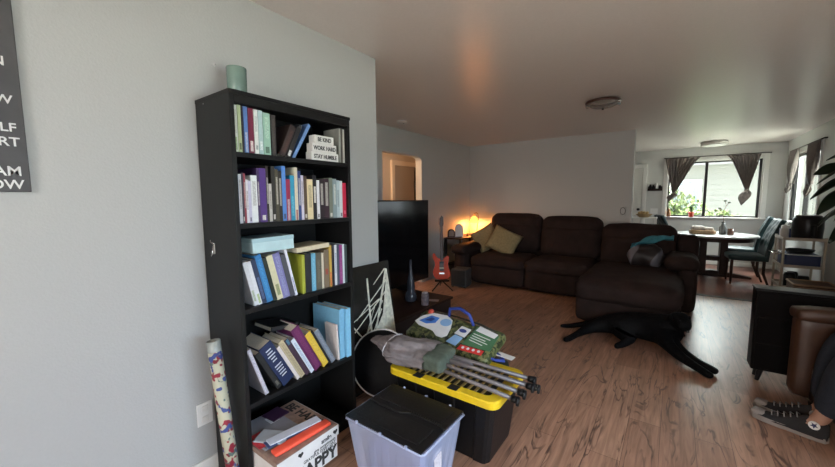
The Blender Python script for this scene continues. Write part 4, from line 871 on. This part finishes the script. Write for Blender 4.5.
# sill plants
rp = thing('red_flower_pot', 'red pot with a spiky plant on the dining window sill', 'potted plant', (.29, 9.51, .9905))
part('pot', rp, mat('red_ceramic', (.62, .05, .02), .35), lambda b: lathe(b, [(0, 0), (.038, 0), (.048, .07), (.052, .072), (.052, .10), (.046, .10), (.044, .08), (0, .08)], n=20), True)
part('plant', rp, mat('cactus_green', (.05, .10, .04), .7), lambda b: [tube(b, [(0, 0, .08), (.012*k, 0, .17), (.022*k, 0, .25-.02*abs(k))], [.012, .011, .004], 6) for k in (-1, 0, 1)])
ab = thing('amber_bottle', 'small amber bottle at the left end of the dining window sill', 'bottle', (-.10, 9.51, .9905))
part('glass', ab, mat('amber_glass', (.35, .15, .05), .2), lambda b: lathe(b, [(0, 0), (.035, 0), (.038, .01), (.036, .10), (.015, .14), (.015, .17), (0, .17)], n=16), True)
# curtains: gathered and knotted
M_curt = mat('grey_brown_curtain', (.15, .125, .115), .9, vary=.15, scale=30, bump=.2)
def curtain(name, label, along, depth, x0, x1, zt, kx, kz, tailx, tailz, axis='y', n=9, group=None):
    """hung from x0..x1 at zt, gathered into a knot at (kx,kz)"""
    o = thing(name, label, 'curtain', (0, 0, 0) if axis else None, group=group)
    base = (((x0+x1)/2, depth, zt) if axis == 'y' else (depth, (x0+x1)/2, zt)); o.location = base
    def P(s_, d, z):   # s along the wall, d off the wall
        v = Vector((s_, depth-d, z)) if axis == 'y' else Vector((depth-d, s_, z))
        return v-Vector(base)
    def f(u, v):
        t_ = v; top = x0+(x1-x0)*u; kn = kx+(u-.5)*.055
        k = t_**1.0
        # outer edge falls straighter than the inner edge
        far = abs(top-kx)/max(abs(x1-kx), abs(x0-kx)); k = t_**(1.15-.45*far)
        s_ = top+(kn-top)*k; z = zt+(kz-zt)*(t_ + .06*math.sin(PI*t_)*far)
        amp = .012+.022*math.sin(PI*min(1, t_*1.1))
        return P(s_, .035+amp*math.sin(u*PI*2*n), z)
    part('panel', o, M_curt, lambda b: sheet(b, f, 72, 22, .004), True)
    part('knot', o, M_curt, lambda b: soft(b, P(kx, .04, kz-.01), (.075, .06, .06), .03, 6, jit=.012), True)
    def tail(u, v):
        c = kx+(tailx-kx)*v; w_ = .006+.075*math.sin(PI*min(1, (v**.8)*.9+.1)); a = u*2*PI
        return P(c+math.cos(a)*w_*(1+.2*math.sin(5*a)), .045+math.sin(a)*w_*.5, kz-.02+(tailz-kz)*v+.015*math.sin(4*a))
    part('tail', o, M_curt, lambda b: sheet(b, tail, 28, 10, .004), True)
    return o
GC = 'knotted curtains'
curtain('curtain', 'grey knotted curtain at the left of the dining window', 0, 9.515, -.215, .385, 2.235, -.035, 1.50, -.10, 1.36, group=GC)
curtain('curtain', 'grey knotted curtain at the right of the dining window', 0, 9.515, .80, 1.30, 2.235, 1.13, 1.55, 1.07, 1.27, group=GC)
curtain('curtain', 'dark narrow knotted curtain on the side window, next to the room corner', 0, 1.645, 8.46, 9.02, 2.20, 8.86, 1.62, 9.02, 1.50, 'x', group=GC)
curtain('curtain', 'dark knotted curtain on the side window, nearer the camera', 0, 1.645, 7.42, 8.02, 2.20, 7.72, 1.58, 7.86, 1.42, 'x', group=GC)
for nm, lab, a, c, dp, ax in (('curtain_rod', 'thin dark curtain rod above the dining window', -.23, 1.44, 9.505, 'y'), ('curtain_rod', 'thin dark curtain rod above the side window', 7.38, 9.08, 1.635, 'x')):
    r_ = thing(nm, lab, 'curtain rod', ((a+c)/2, dp, 2.249) if ax == 'y' else (dp, (a+c)/2, 2.214)); L = (c-a)/2
    part('rod', r_, M_dkmetal, lambda b: cyl(b, (-L, 0, 0) if ax == 'y' else (0, -L, 0), (L, 0, 0) if ax == 'y' else (0, L, 0), .008, n=10), True)
    for e in (-L, L): part('bracket', r_, M_dkmetal, lambda b: box(b, *((e-.008, e+.008, 0, .033) if ax == 'y' else (0, .033, e-.008, e+.008)), -.01, .01))
# key shelf
ks = thing('key_shelf', 'small dark wall rack with bottles between the door and dining window', 'wall shelf', (-.375, 9.537, 1.55))
part('shelf', ks, M_darkwood, lambda b: (box(b, -.135, .135, -.09, 0, 0, .015, .002), box(b, -.135, .135, -.09, -.08, .015, .05, .002), box(b, -.135, -.122, -.09, 0, .015, .06), box(b, .122, .135, -.09, 0, .015, .06), box(b, -.135, .135, -.01, 0, .015, .10)))
for k, (x, h_, m_, lb, nm) in enumerate([(-.09, .13, M_blackpl, 'black bottle at the left end of the wall rack', 'small_bottle'), (-.03, .12, M_blackpl, 'dark jar standing second in the wall rack', 'small_jar'), (.035, .16, M_white, 'white mug standing tall in the middle of the wall rack', 'white_mug'), (.09, .11, M_blackpl, 'dark tin at the right end of the wall rack', 'small_tin')]):
    q = thing(nm, lb, nm.split('_')[1], (-.375+x, 9.495, 1.5655))
    part('body', q, m_, lambda b: lathe(b, [(0, 0), (.026, 0), (.028, .006), (.027, h_*.7), (.015, h_*.85), (.015, h_), (0, h_)], n=14), True)
sw = thing('light_switch', 'double white light switch plate below the wall rack', 'light switch', (-.37, 9.538, 1.10))
part('plate', sw, M_white, lambda b: box(b, -.07, .07, -.007, 0, -.06, .06, .002))
for x in (-.03, .03): part('toggle', sw, M_trim, lambda b: box(b, x-.008, x+.008, -.014, -.006, -.02, .02, .002))
th = thing('wall_thermostat', 'pale oval wall control with dark outline at the right end of the sofa wall', 'thermostat', (-.66, 6.448, 1.19))
part('plate', th, M_wall, lambda b: soft(b, (0, -.012, 0), (.09, .024, .15), .01, 4), True)
part('dark_outline', th, mat('grey_outline', (.12, .115, .11), .5), lambda b: tube(b, [(.035*math.cos(a), -.026, .055*math.sin(a)) for a in [2*PI*k/24 for k in range(24)]], .005, 5, closed=True), True)
# side stand behind the sofa with a tan bowl
ps = thing('tall_stand', 'tall narrow white stand behind the sofa at the wall end', 'stand', (-.44, 7.5, 0))
part('top', ps, M_trim, lambda b: box(b, -.20, .20, -.15, .15, 1.03, 1.05, .003))
for x in (-.18, .18):
    for y in (-.13, .13): part('leg', ps, M_trim, lambda b: box(b, x-.015, x+.015, y-.015, y+.015, 0, 1.03))
tb = thing('tan_bowl', 'tan bowl heaped with dried flowers on the stand behind the sofa', 'bowl', (-.44, 7.5, 1.0505))
part('bowl', tb, mat('tan_weave', (.42, .30, .16), .8, vary=.3, scale=60), lambda b: lathe(b, [(0, 0), (.07, 0), (.13, .055), (.135, .06), (.125, .06), (.07, .012), (0, .012)], n=24), True)
fl_ = part('dried_flowers', tb, mat('dried_yellow', (.50, .36, .16), .8, vary=.3, scale=30), lambda b: [soft(b, (.09*math.cos(k*2.4)*((k % 5)/5), .09*math.sin(k*2.4)*((k % 5)/5), .065+.012*(k % 3)), (.045, .045, .04), .018, 3, jit=.006, seed=k) for k in range(16)], True); fl_['kind'] = 'stuff'

# ceiling lamps and detector
M_dish = mat('clear_dish', (.45, .41, .38), .15); M_dish.node_tree.nodes['Principled BSDF'].inputs['Alpha'].default_value = .30
M_bronze = mat('bronze_band', (.10, .05, .04), .3, .8)
cl = thing('ceiling_light', 'unlit curved ceiling light with dark metal arcs over the living room', 'ceiling light', (-.68, 4.33, H-.001), math.radians(20))
part('canopy', cl, M_nickel, lambda b: lathe(b, [(0, 0), (.085, 0), (.085, -.012), (.05, -.022), (0, -.022)], n=28), True)
part('glass_dish', cl, M_dish, lambda b: lathe(b, [(.165, -.020), (.155, -.045), (.11, -.068), (.05, -.08), (0, -.083), (0, -.078), (.05, -.075), (.108, -.063), (.150, -.042), (.158, -.020), (.165, -.020)], n=36), True)
part('metal_band', cl, M_bronze, lambda b: tube(b, [(.160*math.cos(a), .160*math.sin(a), -.022) for a in [2*PI*k/40 for k in range(40)]], .016, 6, closed=True), True, label='dark bronze band')
for a in (-.6, .1, 2.6): part('socket_clip', cl, M_chrome, lambda b: cyl(b, (.13*math.cos(a), .13*math.sin(a), -.02), (.175*math.cos(a), .175*math.sin(a), -.045), .016, n=10), True)
part('finial', cl, M_dkmetal, lambda b: lathe(b, [(0, -.105), (.010, -.1), (.014, -.09), (.008, -.08), (0, -.08)], n=12), True)
ck = thing('ceiling_light', 'round drum ceiling light with metal band over the dining table', 'ceiling light', (.54, 8.75, H-.001))
part('diffuser', ck, mat('white_diffuser', (.7, .68, .64), .4), lambda b: lathe(b, [(0, 0), (.195, 0), (.20, -.01), (.20, -.055), (.17, -.075), (0, -.085)], n=36), True)
for z in (-.012, -.05): part('metal_band', ck, M_nickel, lambda b: lathe(b, [(.200, z), (.208, z), (.208, z-.014), (.200, z-.014), (.200, z)], n=36), True)
sm = thing('smoke_detector', 'small round white detector on the ceiling near the hall opening', 'smoke detector', (-3.02, 3.80, H-.001))
part('body', sm, M_white, lambda b: lathe(b, [(0, 0), (.07, 0), (.07, -.02), (.055, -.035), (0, -.037)], n=24), True)
part('test_button', sm, M_dkmetal, lambda b: cyl(b, (.03, 0, -.036), (.03, 0, -.039), .008, n=10))

# ================================================================== CART
ct = thing('utility_cart', 'cream metal rolling cart by the side window, loaded with kitchen things', 'cart', (1.42, 7.02, 0))
M_cart = mat('cream_metal', (.40, .35, .28), .45)
for x in (-.19, .19):
    for y in (-.24, .24):
        l_ = part('post', ct, M_cart, lambda b: cyl(b, (x, y, .05), (x, y, .86), .014, n=10), True)
        part('caster', l_, M_blackpl, lambda b: cyl(b, (x-.012, y, .027), (x+.012, y, .027), .026, n=14), True)
for z in (.16, .45, .82): part('shelf', ct, M_cart, lambda b: (box(b, -.20, .20, -.25, .25, z-.008, z, .002), box(b, -.205, -.195, -.25, .25, z, z+.03), box(b, .195, .205, -.25, .25, z, z+.03), box(b, -.20, .20, -.255, -.245, z, z+.03), box(b, -.20, .20, .245, .255, z, z+.03)))
part('towel_bar', ct, M_chrome, lambda b: tube(b, [(-.19, -.20, .62), (-.27, -.20, .62), (-.27, .12, .62), (-.19, .12, .62)], .008, 6), True)
af = thing('air_fryer', 'big black rounded appliance on top of the cart', 'appliance', (1.462, 6.92, .8205), .3)
part('body', af, mat('matte_black_appliance', (.010, .010, .011), .35, spec=.3), lambda b: lathe(b, [(0, 0), (.135, 0), (.145, .02), (.152, .15), (.150, .26), (.13, .32), (.11, .33), (0, .335)], n=32), True)
part('handle', af, M_blackpl, lambda b: soft(b, (-.03, -.18, .13), (.04, .06, .16), .015, 5), True)
part('rim_trim', af, M_nickel, lambda b: tube(b, [(.118*math.cos(a), .118*math.sin(a), .328) for a in [2*PI*k/32 for k in range(32)]], .004, 5, closed=True), True, label='thin metal rim')
bt = thing('blue_tub', 'small dark blue tub with white packets on the left of the cart top', 'tub', (1.315, 7.145, .8205))
part('tub', bt, mat('navy_plastic', (.015, .035, .12), .4), lambda b: prism(b, rr(.07, .085, .02), 0, .13, None, .003))
part('packets', bt, M_white, lambda b: (soft(b, (-.015, 0, .15), (.09, .10, .06), .02, 5, jit=.01), soft(b, (.03, .03, .18), (.05, .05, .08), .015, 5, jit=.008)), True)
wj = thing('white_jar', 'white lidded jar left of the black appliance on the cart', 'jar', (1.262, 6.995, .8205))
part('jar', wj, mat('cream_ceramic', (.55, .54, .50), .35), lambda b: lathe(b, [(0, 0), (.04, 0), (.045, .01), (.045, .12), (.03, .15), (0, .15)], n=18), True)
part('lid', wj, M_white, lambda b: lathe(b, [(.034, .148), (.034, .17), (.01, .19), (0, .19)], n=18), True)
nb = thing('blue_basket', 'dark navy basket on the middle shelf of the cart', 'basket', (1.42, 7.00, .4505))
part('basket', nb, mat('navy_plastic2', (.012, .022, .08), .5), lambda b: prism(b, rr(.17, .22, .03), 0, .17, None, .004))
part('rim', nb, M_white, lambda b: tube(b, [(x, y, .17) for x, y in rr(.17, .22, .03)], .006, 6, closed=True), True, label='pale rim')
nd = thing('dark_pan', 'dark shallow pan stacked over the navy basket, middle shelf of the cart', 'pan', (1.42, 6.98, .6285))
part('pan', nd, M_blackpl, lambda b: lathe(b, [(0, 0), (.12, 0), (.15, .05), (.145, .05), (.115, .008), (0, .008)], n=28), True)
for k, (x, y, h_) in enumerate(((1.33, 6.88, .20), (1.47, 6.92, .16), (1.40, 7.12, .18))):
    q = thing('dark_canister', ['dark canister at the left front of the lowest cart shelf', 'dark canister at the right front of the lowest cart shelf', 'dark canister at the back of the lowest cart shelf'][k], 'canister', (x, y, .1605), 0, group='canisters on the lowest cart shelf')
    part('body', q, M_blackpl, lambda b: lathe(b, [(0, 0), (.055, 0), (.06, .01), (.06, h_*.85), (.05, h_), (0, h_)], n=18), True)
wk = thing('wicker_basket', 'long low wicker basket on the floor in front of the cart', 'basket', (1.44, 6.42, 0))
part('basket', wk, striped('wicker_weave', ['#4a3524', '#80624a'], 14, 2, .8), lambda b: prism(b, rr(.19, .19, .03), 0, .31, None, .004))
part('rim', wk, mat('wicker_rim', (.30, .19, .11), .8), lambda b: tube(b, [(x, y, .31) for x, y in rr(.19, .19, .03)], .012, 6, closed=True), True)

# ================================================================== CABINET, PLANT, ARMCHAIR, PERSON
cb = thing('low_cabinet', 'low black panelled cabinet on short feet at the right side', 'cabinet', (.97, 3.66, 0))
part('body', cb, mat('black_leatherette', (.008, .007, .007), .4, spec=.05, bump=.1, scale=60), lambda b: box(b, -.44, .44, -.08, .08, .09, .70, .008))
part('top', cb, mat('black_top', (.008, .008, .008), .35, spec=.3), lambda b: box(b, -.445, .445, -.085, .085, .70, .717, .004))
for z0, z1 in ((.11, .30), (.31, .50), (.51, .69)): part('drawer', cb, mat('black_drawer', (.006, .005, .005), .55, spec=.05), lambda b: box(b, -.425, .425, -.088, -.078, z0, z1, .004))
for x in (-.38, .38):
    for y in (-.05, .05): part('foot', cb, M_blackpl, lambda b: cyl(b, (x, y, .09), (x-.015 if x < 0 else x+.015, y, 0), .02, .013, n=10))
pt = thing('leafy_plant', 'tall houseplant with long dark drooping leaves at the right picture edge', 'potted plant', (1.32, 4.25, 0))
part('pot', pt, mat('dark_pot', (.05, .045, .04), .5), lambda b: lathe(b, [(0, 0), (.13, 0), (.17, .30), (.18, .30), (.18, .33), (.16, .33), (.15, .28), (0, .28)], n=28), True)
part('stem', pt, mat('plant_stem', (.05, .06, .025), .7), lambda b: (tube(b, [(0, 0, .28), (-.03, 0, .8), (-.05, -.02, 1.5), (-.02, -.04, 1.75)], [.02, .018, .013, .008], 8), tube(b, [(-.04, 0, .9), (-.12, -.03, 1.25), (-.2, -.05, 1.55)], [.014, .012, .008], 8)), True)
M_leaf = mat('dark_leaf', (.008, .016, .007), .4, vary=.4, scale=10, spec=.3)
def leaf(p0, p1, droop, wd, roll):
    p0, p1 = Vector(p0), Vector(p1); d = p1-p0; side = d.cross(Vector((0, 0, 1))).normalized(); up = Vector((0, 0, 1)); side = (Matrix.Rotation(roll, 3, d.normalized()) @ side)
    def f(u, v):
        c = p0+d*v+up*(math.sin(PI*v*.9)*droop); w_ = 1.7*wd*math.sin(PI*min(1, v*.92+.06))**.8
        return c+side*(u*2-1)*w_+up*(-abs(u*2-1)*w_*.35)
    return lambda b: sheet(b, f, 6, 14, .0015)
LV = [((-.20, -.05, 1.62), (-.44, -.20, 1.47), .06, .030, .3), ((-.22, -.05, 1.56), (-.45, -.12, 1.36), .05, .028, .9), ((-.20, -.04, 1.48), (-.42, -.20, 1.24), .05, .030, -.6), ((-.18, -.04, 1.40), (-.40, -.14, 1.14), .04, .028, .7), ((-.12, -.03, 1.66), (-.34, -.26, 1.40), .06, .030, -.4),
      ((-.10, -.04, 1.76), (-.38, -.10, 1.66), .06, .032, .5), ((-.08, -.04, 1.74), (-.30, -.24, 1.52), .06, .030, .2), ((-.02, 0, 1.7), (.22, -.1, 1.55), .08, .035, .5), ((-.03, 0, 1.4), (.2, .15, 1.2), .08, .035, .5), ((-.10, 0, 1.3), (-.34, -.18, 1.02), .05, .028, -.8), ((-.03, 0, 1.5), (.1, -.28, 1.3), .08, .035, 1.2),
      ((-.20, -.04, 1.52), (-.34, -.24, 1.20), .03, .028, 1.0), ((-.2, -.05, 1.60), (-.40, .08, 1.56), .06, .030, 1.0), ((-.16, -.03, 1.36), (-.36, .02, 1.16), .05, .028, .4), ((-.12, -.04, 1.55), (-.32, -.30, 1.30), .05, .030, .1)]
for a in LV: part('leaf', pt, M_leaf, leaf(*a), True)
ac = thing('armchair', 'brown leather armchair cut by the right picture edge', 'armchair', (1.19, 3.02, 0), PI+.2)
M_lth = mat('brown_leather', (.055, .024, .013), .45, vary=.15, scale=10, bump=.15)
part('seat', ac, M_lth, lambda b: soft(b, (.02, 0, .36), (.74, .52, .18), .06, 10, .015), True)
part('base', ac, M_lth, lambda b: soft(b, (-.02, 0, .19), (.80, .64, .24), .03, 6), True)
for y in (-.36, .36): part('armrest', ac, M_lth, lambda b: (soft(b, (.05, y, .36), (.80, .13, .56), .05, 10, .0), soft(b, (.05, y, .635), (.82, .16, .09), .04, 8)), True)
part('backrest', ac, M_lth, lambda b: soft(b, (-.33, 0, .66), (.16, .58, .66), .07, 10, .01), True)
for x in (-.36, .36):
    for y in (-.28, .28): part('foot', ac, M_darkwood, lambda b: cyl(b, (x, y, .08), (x, y, 0), .022, .016, n=10))
pe = thing('person', 'seated person at the right edge in dark jeans and black canvas sneakers', 'person', (1.30, 3.04, 0))
M_skin = mat('skin', (.42, .23, .16), .55, vary=.05, scale=15)
def W(v): return [(x-1.30, y-3.04, z) for x, y, z in v]
PV = [(1.33, 3.02, .56), (1.36, 3.02, .75), (1.38, 3.02, .95), (1.37, 3.02, 1.06), (1.34, 3.02, 1.13),
      (1.30, 3.12, .55), (.86, 3.12, .55), (.775, 3.04, .12), (.71, 3.06, .055),
      (1.30, 2.92, .55), (.86, 2.90, .55), (.735, 2.885, .12), (.67, 2.91, .055),
      (1.37, 3.21, .98), (1.30, 3.27, .74), (1.05, 3.20, .70), (1.37, 2.83, .98), (1.30, 2.77, .74), (1.06, 2.86, .66)]
PE_ = [(0, 1), (1, 2), (2, 3), (3, 4), (0, 5), (5, 6), (6, 7), (7, 8), (0, 9), (9, 10), (10, 11), (11, 12), (2, 13), (13, 14), (14, 15), (2, 16), (16, 17), (17, 18)]
PR = [.14, .13, .13, .06, .055, .085, .062, .040, .034, .085, .062, .040, .034, .055, .042, .028, .055, .042, .028]
skin('body', W(PV), PE_, PR, M_skin, pe, 2, 0)
M_jean = mat('dark_denim', (.012, .016, .026), .85, vary=.2, scale=60, bump=.2)
skin('jeans', W([(1.33, 3.02, .56), (1.30, 3.12, .56), (.87, 3.12, .56), (.815, 3.09, .40), (.785, 3.05, .15), (1.30, 2.92, .56), (.87, 2.90, .56), (.80, 2.895, .38), (.76, 2.885, .14), (1.35, 3.02, .70)]),
     [(0, 1), (1, 2), (2, 3), (3, 4), (0, 5), (5, 6), (6, 7), (7, 8), (0, 9)], [.15, .11, .085, .078, .072, .11, .085, .078, .072, .15], M_jean, pe, 2, 0)
M_hood = mat('dark_sweater', (.02, .02, .024), .9, bump=.2, scale=80)
skin('sweater', W([(1.35, 3.02, .66), (1.37, 3.02, .84), (1.38, 3.02, .98), (1.37, 3.02, 1.07), (1.37, 3.22, .98), (1.30, 3.28, .74), (1.10, 3.22, .70), (1.37, 2.82, .98), (1.30, 2.76, .74), (1.11, 2.85, .67)]),
     [(0, 1), (1, 2), (2, 3), (2, 4), (4, 5), (5, 6), (2, 7), (7, 8), (8, 9)], [.165, .155, .15, .075, .072, .058, .044, .072, .058, .044], M_hood, pe, 2, 0)
def head(b):
    t = bmesh.new(); bmesh.ops.create_uvsphere(t, u_segments=28, v_segments=20, radius=1)
    for v in t.verts:
        x, y, z = v.co; v.co = Vector((x*.098+(-.012 if z < 0 and x < 0 else 0), y*.076*(1-.18*max(0, -z)), z*.118))
    merge(b, t, T(1.32-1.30, 3.02-3.04, 1.24))
    soft(b, (1.215-1.30, -.02, 1.225), (.035, .028, .05), .013, 4)
    for y in (-.098, .058): soft(b, (.03, y, 1.235), (.045, .016, .06), .008, 4)
part('head', pe, M_skin, head, True)
part('hair', pe, mat('dark_hair', (.02, .012, .008), .6, vary=.3, scale=80), lambda b: (soft(b, (.045, -.02, 1.275), (.18, .172, .19), .085, 8, jit=.01),), True)
for y in (-.052, .012): part('eye', pe, M_blackgl, lambda b: soft(b, (-.072, y, 1.245), (.010, .022, .012), .005, 3), True)
part('mouth', pe, mat('lips', (.35, .12, .10), .5), lambda b: soft(b, (-.079, -.02, 1.175), (.012, .045, .012), .005, 3), True)
for s_, (hx, hy, hz) in ((1, (1.05, 3.20, .70)), (-1, (1.06, 2.86, .66))):
    fv, fe, fr = [(hx+.01, hy, hz), (hx-.06, hy, hz-.01)], [(0, 1)], [(.032, .022), (.036, .018)]
    for k in range(4):
        y = hy+(k-1.5)*.021; L = (.075, .088, .082, .062)[k]; i = len(fv)
        fv += [(hx-.065, y, hz-.008), (hx-.065-L*.5, y, hz-.014), (hx-.065-L, y, hz-.04)]; fe += [(1, i), (i, i+1), (i+1, i+2)]; fr += [.011, .009, .008]
    i = len(fv); fv += [(hx-.03, hy-s_*.035, hz-.01), (hx-.075, hy-s_*.05, hz-.025)]; fe += [(0, i), (i, i+1)]; fr += [.013, .009]
    skin('hand', W(fv), fe, fr, M_skin, pe, 1, 0)
M_canvas = mat('black_canvas', (.016, .014, .015), .8, bump=.2, scale=150); M_sole = mat('white_rubber', (.26, .22, .20), .5)
def sneaker(heel, yaw, roll=0):
    mx = T(heel[0]-1.30, heel[1]-3.04, heel[2]) @ RZ(yaw) @ RX(roll)   # toe towards +x local
    o = part('sneaker', pe, M_canvas, lambda b: None)
    def outline(k=1.0): return [(x*1.0, y*k) for x, y in ((-.01, 0), (0, -.030), (.05, -.036), (.12, -.034), (.19, -.045), (.25, -.044), (.295, -.026), (.31, 0), (.29, .032), (.24, .044), (.18, .040), (.12, .034), (.05, .034), (0, .028))]
    bm = B()
    secs = [(-.005, .026, .10), (.03, .034, .125), (.07, .036, .118), (.11, .036, .10), (.15, .038, .078), (.19, .042, .062), (.23, .042, .052), (.27, .034, .044), (.298, .016, .034)]
    mx = mx @ Matrix.Diagonal((1.06, 1.08, 1.08, 1))
    rings = [[bm.verts.new(mx @ Vector((x, wd*math.cos(a)*(1 if math.sin(a) > 0 else 1.0), .022+max(0, math.sin(a))*(h_-.022)-.004*(math.sin(a) < 0)))) for a in [2*PI*k/16 for k in range(16)]] for x, wd, h_ in secs]
    for a, c in zip(rings, rings[1:]):
        for k in range(16): bm.faces.new((a[k], a[(k+1) % 16], c[(k+1) % 16], c[k]))
    bm.faces.new(rings[0][::-1]); bm.faces.new(rings[-1]); bmesh.ops.recalc_face_normals(bm, faces=bm.faces[:]); bm.to_mesh(o.data); bm.free()
    for p in o.data.polygons: p.use_smooth = True
    part('sole', o, M_sole, lambda b: prism(b, outline(), 0.0, .030, mx, .004))
    part('toe_cap', o, M_sole, lambda b: soft(b, (.27, 0, .036), (.065, .066, .032), .016, 5, mx=mx), True, label='off-white rubber toe cap')
    part('laces', o, mat('grey_laces', (.22, .21, .21), .8), lambda b: [tube(b, [mx @ Vector(p) for p in ((x, -.026, z-.014), (x+.008, 0, z+.002), (x, .026, z-.014))], .0035, 5) for x, z in ((.11, .108), (.135, .096), (.16, .084), (.185, .074), (.21, .068))], True)
    bd = part('ankle_badge', o, M_white, lambda b: (cyl(b, mx @ Vector((.045, .034, .085)), mx @ Vector((.045, .0385, .085)), .024, n=20),), label='round white badge with star')
    def star(b):
        pts = [((.017 if k % 2 == 0 else .007)*math.sin(PI*k/5), (.017 if k % 2 == 0 else .007)*math.cos(PI*k/5)) for k in range(10)]
        prism(b, pts, 0, .001, mx @ T(.045, .0387, .085) @ RX(-PI/2))
    part('badge_star', bd, mat('navy_star', (.02, .03, .10), .6), star)
    return o
sneaker((.80, 3.02, .005), PI-.36)
sneaker((.765, 2.87, .005), PI-.38)
